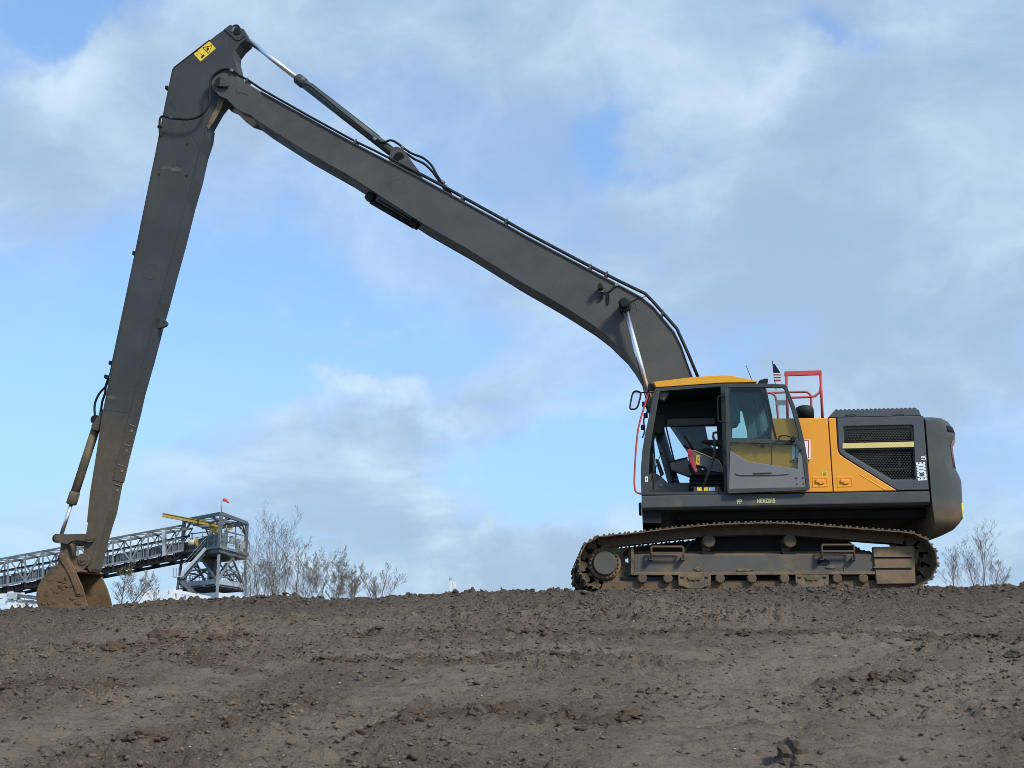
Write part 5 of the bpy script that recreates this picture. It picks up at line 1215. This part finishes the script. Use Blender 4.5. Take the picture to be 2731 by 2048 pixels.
# legs, braces, lower decks
zl, zl2 = P(575, 1553, 108.).z, P(600, 1590, 108.).z
inr = [mc + (q - mc) * 1.0 for q in cor]
for i in range(4):
    j = (i + 1) % 4
    member('tower_leg', cz_(mc + (inr[i] - mc) * 1.25, zl2 - 6), cz_(inr[i], zfl - .8), .22, .22, 'galv', TW)
    m0 = inr[i].lerp(inr[j], .5)
    member('tower_brace', cz_(inr[i], zl), cz_(m0, zfl - .8), .16, .16, 'galv', TW); member('tower_brace', cz_(inr[j], zl), cz_(m0, zfl - .8), .16, .16, 'galv', TW)
    member('tower_brace', cz_(inr[i].lerp(inr[j], .25), (zl + zfl) / 2 - .4), cz_(inr[i].lerp(inr[j], .75), (zl + zfl) / 2 - .4), .16, .16, 'galv', TW)
    member('deck_beam', cz_(mc + (cor[i] - mc) * .95, zl), cz_(mc + (cor[j] - mc) * .95, zl), .3, .45, 'pale', TW)
    for h_ in (.5, 1.0): member('deck_rail', cz_(mc + (cor[i] - mc) * .95, zl + h_), cz_(mc + (cor[j] - mc) * .95, zl + h_), .05, .05, 'galv', TW)
    for k in range(8):
        q = (mc + (cor[i] - mc) * .95).lerp(mc + (cor[j] - mc) * .95, k / 8); member('rail_stanchion', cz_(q, zl), cz_(q, zl + 1.0), .05, .05, 'dkgalv', TW)
    member('base_beam', cz_(mc + (cor[i] - mc) * 1.05, zl2), cz_(mc + (cor[j] - mc) * 1.05, zl2), .4, .5, 'whitesteel', TW)
    member('base_rail', cz_(mc + (cor[i] - mc) * 1.05, zl2 + .9), cz_(mc + (cor[j] - mc) * 1.05, zl2 + .9), .05, .05, 'galv', TW)
b = MB(); lw = [mc + (q - mc) * 1.0 for q in cor]; b.add([cz_(q, zl - .6) for q in lw] + [cz_(q, zl - .3) for q in lw], [(3, 2, 1, 0), (4, 5, 6, 7), (0, 1, 5, 4), (1, 2, 6, 5), (2, 3, 7, 6), (3, 0, 4, 7)]); b.build('lower_deck', 'belt', TW)
ch = MB(); ct = [mc + (q - mc) * .26 for q in cor]; cb = [mc + (q - mc) * .08 for q in cor]
ch.add([cz_(q, zl) for q in cb] + [cz_(q, zfl - .8) for q in ct], [(3, 2, 1, 0), (4, 5, 6, 7), (0, 1, 5, 4), (1, 2, 6, 5), (2, 3, 7, 6), (3, 0, 4, 7)]); ch.build('transfer_chute', 'dkgalv', TW)
# stairs on the left of the tower
sa, sb = P(548.5, 1462, 107.), P(484, 1534, 107.)
st = part('stair', TW)
for dy_ in (0, .9):
    MB().beam(sa + Vector((0, dy_, 0)), sb + Vector((0, dy_, 0)), .1, .3).build('stair_stringer', 'pale', st)
    MB().beam(sa + Vector((0, dy_, 1.0)), sb + Vector((0, dy_, 1.0)), .05, .05).build('stair_rail', 'galv', st)
for k in range(16):
    q = sa.lerp(sb, (k + .5) / 16); MB().box(q + Vector((0, .45, 0)), (.22, .9, .04)).build('stair_tread', 'dkgalv', st)
MB().box(P(472, 1537, 107.) + Vector((0, .45, 0)), (1.0, 1.0, .12)).build('stair_landing', 'pale', st)
sc_, sd_ = P(474, 1541, 107.6), P(516, 1584, 107.6)
for dy_ in (0, .9): MB().beam(sc_ + Vector((0, dy_, 0)), sd_ + Vector((0, dy_, 0)), .1, .28).build('stair_stringer', 'dkgalv', st)
for k in range(11): q = sc_.lerp(sd_, (k + .5) / 11); MB().box(q + Vector((0, .45, 0)), (.22, .9, .04)).build('stair_tread', 'dkgalv', st)
for a in (463, 470, 477): member('rail_stanchion', P(a, 1537, 107.), P(a, 1514, 107.), .05, .05, 'galv', TW)

# windsock on the tower roof
wq = Vector((c2.x, c2.y, zt + .15)); WS = thing('windsock', wq, 'small red windsock on a thin pole above the tower roof', 'windsock')
ztop = P(593, 1333, 106.).z
MB().tube([wq, Vector((wq.x, wq.y, ztop + .1))], .035, 6).build('windsock_pole', 'galv', WS)
MB().tube([Vector((wq.x + .05, wq.y, ztop)), Vector((wq.x + .17, wq.y, ztop + .01)), Vector((wq.x + .38, wq.y, ztop - .02)), Vector((wq.x + .52, wq.y, ztop - .16)), Vector((wq.x + .66, wq.y, ztop - .29))], [.03, .17, .14, .11, .07], 12).build('sock', 'sock', WS)

# white truss of a low conveyor to the left of the tower
def white_truss(label, pts_top, pts_bot, Y, posts, diag):
    t = thing('white_truss', P(pts_bot[0][0], 1615, Y), label, 'truss')
    for dy_ in (0, 2.0):
        o_ = Vector((0, dy_, 0))
        for l_ in (pts_top, pts_bot):
            for i in range(len(l_) - 1): member('chord', P(*l_[i], Y) + o_, P(*l_[i + 1], Y) + o_, .18, .24, 'whitesteel', t)
        for a, r0, r1, w_ in posts: member('post', P(a, r0, Y) + o_, P(a, r1, Y) + o_, w_, w_, 'whitesteel', t)
        for p, q in diag: member('brace', P(*p, Y) + o_, P(*q, Y) + o_, .12, .12, 'whitesteel', t)
    return t
white_truss('low white steel truss to the left of the tower base', [(380, 1580), (455, 1576), (466, 1577), (545, 1592)], [(370, 1596), (455, 1600), (560, 1604)], 100.,
            [(460, 1570, 1640, .42), (384, 1572, 1640, .25), (500, 1583, 1640, .2)], [((384, 1582), (425, 1600)), ((425, 1598), (455, 1578)), ((470, 1602), (496, 1584)), ((496, 1584), (510, 1606)), ((510, 1606), (528, 1589)), ((528, 1589), (545, 1608))])
wt_ = white_truss('white steel conveyor frame at the left edge below the gallery', [(-60, 1590), (30, 1586), (100, 1596)], [(-60, 1606), (60, 1606), (110, 1610)], 90.,
            [(28, 1578, 1660, .34), (40, 1600, 1660, .3), (82, 1600, 1660, .22)], [((50, 1603), (28, 1622)), ((80, 1602), (70, 1622)), ((88, 1600), (92, 1622))])
for r_ in (1585, 1592, 1599): member('roller_bank', P(48, r_, 90.), P(104, r_ + 6, 90.), .5, .07, 'dkgalv', wt_)
q = P(38, 1589, 90.); MB().box(q, (.7, .8, .5)).build('drive_box', 'pale', wt_, .02)

# white instrument mast on the skyline
mq = P(1205, 1600, 85.); MA = thing('instrument_mast', mq, 'small white instrument mast on the skyline left of the excavator', 'mast')
MB().beam(P(1204, 1640, 85.), P(1202, 1548, 85.), .18, .18).build('mast_pole', 'whitesteel', MA)
MB().box(P(1212, 1561, 85.), (.26, .2, .42)).build('equipment_box', 'whitesteel', MA, .02)
MB().box(P(1203.5, 1544, 85.), (.16, .2, .2)).build('camera_head', 'pale', MA, .02)
MB().tube(PP([(1199, 1552), (1198.5, 1538)], 85.), .02, 5).build('aerial', 'galv', MA)
MB().beam(P(1204, 1575, 85.), P(1217, 1583, 85.), .05, .05).build('stay', 'whitesteel', MA)

# trees: trunks and twigs grown by random forking
def tree(label, base, top, Y, seed, spread=.5, leaves=0.0, bark='bark', n0=3, group='bare trees behind the bank', leaf_zone=None):
    r = random.Random(seed); B = P(*base, Y); T = P(*top, Y)
    g = gz(B.x, Y); root = thing('tree', (B.x, Y, g), label, 'tree', group)
    trunk, crown, lf = MB(), MB(), MB()
    hgt = (T.z - B.z); foot = Vector((B.x, Y, g - .2)); B = Vector((B.x, Y, B.z))
    def rnd(s_): return Vector((r.uniform(-1, 1), r.uniform(-1, 1), r.uniform(-.5, .8))) * s_
    def grow_(p, d, ln, rad, lvl):
        pts = [p]; n_ = 6 if lvl == 0 else 4 if lvl < 3 else 3; dd = d.normalized()
        for k in range(n_):
            dd = (dd + rnd(.15 if lvl == 0 else .22) + Vector((0, 0, .10 if lvl else .03))).normalized(); pts.append(pts[-1] + dd * (ln / n_))
        rs = [max(.0032, rad * (1 - .78 * k / n_)) for k in range(n_ + 1)]
        (trunk if lvl < 1 else crown).tube(pts, rs, 6 if lvl < 1 else 4 if lvl < 2 else 3, caps=False, smooth=True)
        if lvl >= 2 and leaves and r.random() < leaves * .55:
            for _ in range(4):
                q = pts[-1 - r.randrange(2)] + rnd(.07)
                if leaf_zone and not (leaf_zone[0] < q.z < leaf_zone[1]): continue
                s_ = r.uniform(.018, .036); u = rnd(1).normalized() * s_; v_ = rnd(1).normalized() * s_ * .6
                lf.add([q - u, q + v_, q + u, q - v_], [(0, 1, 2, 3)])
        if lvl >= 4: return
        kids = {0: 10, 1: 5, 2: 4, 3: 2}[lvl]
        for k in range(kids):
            t = (.22 if lvl == 0 else .2) + .78 * (k + r.random()) / kids; t = min(t, .99); i = min(int(t * n_), n_ - 1)
            q = pts[i].lerp(pts[i + 1], t * n_ - i); loc = (pts[i + 1] - pts[i]).normalized()
            side_ = (loc * .9 + Vector((r.uniform(-1, 1), r.uniform(-1, 1), r.uniform(-.15, .35))).normalized() * (.75 + spread * .5)).normalized()
            grow_(q, side_, ln * r.uniform(.28, .50) * (1.15 - .45 * t) * (1 if lvl == 0 else 1.25), max(.004, rad * (.40 - .18 * t)), lvl + 1)
    low_ = B - Vector((0, 0, hgt * .35))
    for k in range(n0 + 1):
        tgt = T + Vector((r.uniform(-.42, .42) * hgt * spread * (k > 0) * 2, r.uniform(-.3, .3) * hgt, -abs(r.uniform(.05, .45)) * hgt * (k > 0)))
        d = tgt - low_
        trunk.tube([foot + rnd(.05), low_.lerp(foot, .4) + rnd(.05), low_], [.08, .065, .05], 6, caps=False)
        grow_(low_, d, d.length * .83, .036 * (1 if k == 0 else .7), 0)
    to = trunk.build('trunk', bark, root); co_ = crown.build('crown', bark, root)
    if leaves: lf.build('foliage', 'leaf', root)
    return root
tree('tallest bare tree, leaning right beside the tower', (705, 1602), (788, 1362), 58, 11, .45, 0, 'bark', 3)
tree('slim bare tree against the right corner of the tower', (672, 1602), (664, 1420), 61, 12, .35, .03, 'bark', 2)
tree('upright bare tree between the tower and the tallest tree', (692, 1602), (712, 1398), 60, 13, .4, 0, 'bark', 2)
tree('bare tree with a tuft of green leaves near its top', (778, 1606), (830, 1432), 55, 14, .4, .35, 'bark', 2, leaf_zone=(P(830, 1520, 55).z, P(830, 1445, 55).z))
tree('thin low tree left of the tree with green leaves', (745, 1604), (768, 1478), 56, 15, .5, .10, 'bark', 2)
tree('pale slender tree right of the tree with green leaves', (858, 1604), (866, 1470), 57, 16, .35, .12, 'barkr', 2)
tree('rounded tree with sparse green twigs, middle of the row', (888, 1604), (932, 1474), 54, 17, .5, .30, 'bark', 3)
tree('small twiggy tree at the right of the leafy row', (935, 1604), (962, 1510), 56, 18, .45, .22, 'bark', 2)
tree('low bare shrub-like tree standing alone right of the row', (1000, 1600), (985, 1520), 60, 19, .5, 0, 'barkr', 2)
tree('curved bare sapling, rightmost of the left row', (1010, 1600), (1064, 1516), 60, 20, .4, 0, 'barkr', 1)
tree('tallest bare tree right of the counterweight', (2632, 1572), (2612, 1402), 62, 21, .42, 0, 'barkr', 1, 'bare trees right of the excavator')
tree('bare tree directly behind the right end of the track', (2552, 1574), (2530, 1450), 64, 22, .35, 0, 'barkr', 1, 'bare trees right of the excavator')
tree('slanting bare tree between its two taller neighbours on the right', (2608, 1574), (2584, 1452), 63, 23, .3, 0, 'barkr', 0, 'bare trees right of the excavator')
tree('rightmost low bare tree leaning to the right', (2646, 1572), (2690, 1490), 62, 24, .4, 0, 'barkr', 1, 'bare trees right of the excavator')
tree('olive leafed sapling just right of the bucket', (322, 1608), (345, 1512), 45, 25, .4, .5, 'bark', 1, 'saplings by the bucket', leaf_zone=(P(330, 1535, 45).z, P(330, 1490, 45).z))
tree('spreading pale sapling between the bucket and the tower', (345, 1608), (400, 1524), 45, 26, .4, .1, 'barkr', 1, 'saplings by the bucket')
tree('faint bare sapling under the gallery, nearest the stairs', (400, 1608), (436, 1560), 52, 27, .4, 0, 'barkr', 0, 'saplings by the bucket')

# ------------------------------------------------------------------ single clods that stand out on the slope
def clod(label, a, r_, w_px, h_px, mat, seed, sub=I3, jag=.34):
    p = on_ground(a, r_)
    if p is None: return
    k = p.y / F; r = np.random.default_rng(seed); V, Fc = sub
    n1 = sum(np.sin(V @ r.normal(0, f_, 3) + r.uniform(0, 6)) for f_ in (2, 3, 4, 6, 8, 11)) / 6
    v = V * (1 + jag * n1 + r.uniform(-.16, .16, len(V)))[:, None] * np.array([w_px * k / 2 * 1.1, w_px * k / 2 * .8, h_px * k * .8])
    o_ = MB(); o_.add(v + np.array([p.x, p.y, p.z + h_px * k * .24]), [tuple(f) for f in Fc.tolist()])
    c_ = Vector((p.x, p.y, p.z)); o_.v = [(x - c_.x, y - c_.y, z - c_.z) for x, y, z in o_.v]
    o = o_.build('soil_clod', mat); o.location = c_; tag(o, label, 'clod', 'large clods on the slope'); return o
clod('round dark clod alone on smooth soil below the left end of the track', 1610, 1645, 20, 16, 'clodbrown', 1)
clod('broad shaggy brown clump, highest large one on the left slope', 445, 1712, 78, 26, 'clodbrown', 2, jag=.5)
clod('dark rounded lump left of the broad shaggy clump', 300, 1742, 52, 26, 'clodbrown', 3)
clod('dark brown lump right of the broad shaggy clump', 573, 1720, 44, 18, 'clodbrown', 4)
clod('left one of the pair of fist-sized clods below the shaggy clump', 513, 1768, 27, 18, 'clodbrown', 5)
clod('right one of the pair of fist-sized clods below the shaggy clump', 558, 1766, 26, 18, 'clodgrey', 6)
clod('lone reddish brown clod at the left, halfway down the slope', 281, 1846, 34, 22, 'clodbrown', 7)
clod('long low brown lump nearest the lower left corner', 388, 1998, 90, 26, 'clodbrown', 8, jag=.45)
clod('smooth brown clod right of the long low lump at lower left', 615, 1960, 42, 22, 'clodbrown', 9)
clod('flat dark slab of earth in the open middle of the right slope', 1690, 1762, 68, 18, 'clodgrey', 10, jag=.45)
clod('small dark clod below the flat dark slab', 1596, 1870, 22, 14, 'clodbrown', 11)
clod('tall brown clump at the right end of the lower middle heap', 1322, 1902, 44, 22, 'clodbrown', 12, jag=.45)
clod('grey clod leaning on the tall brown clump of the middle heap', 1274, 1912, 42, 20, 'clodgrey', 13, jag=.45)
clod('ragged brown clump at the left end of the lower middle heap', 1095, 1928, 52, 24, 'clodbrown', 14, jag=.5)
clod('brown clump at the left of the row on the lower right of centre', 1512, 1926, 40, 22, 'clodbrown', 15, jag=.5)
clod('brown clump at the right of the row on the lower right of centre', 1680, 1920, 66, 18, 'clodbrown', 16, jag=.5)
clod('dark peaked clod on the right slope below the counterweight', 2338, 1826, 36, 20, 'clodbrown', 17)
clod('jagged upright clay slab cut off by the bottom edge', 2118, 2040, 78, 52, 'clodgrey', 18, jag=.55)
clod('dark lump against the right edge of the picture', 2712, 1758, 46, 18, 'clodgrey', 19, jag=.45)
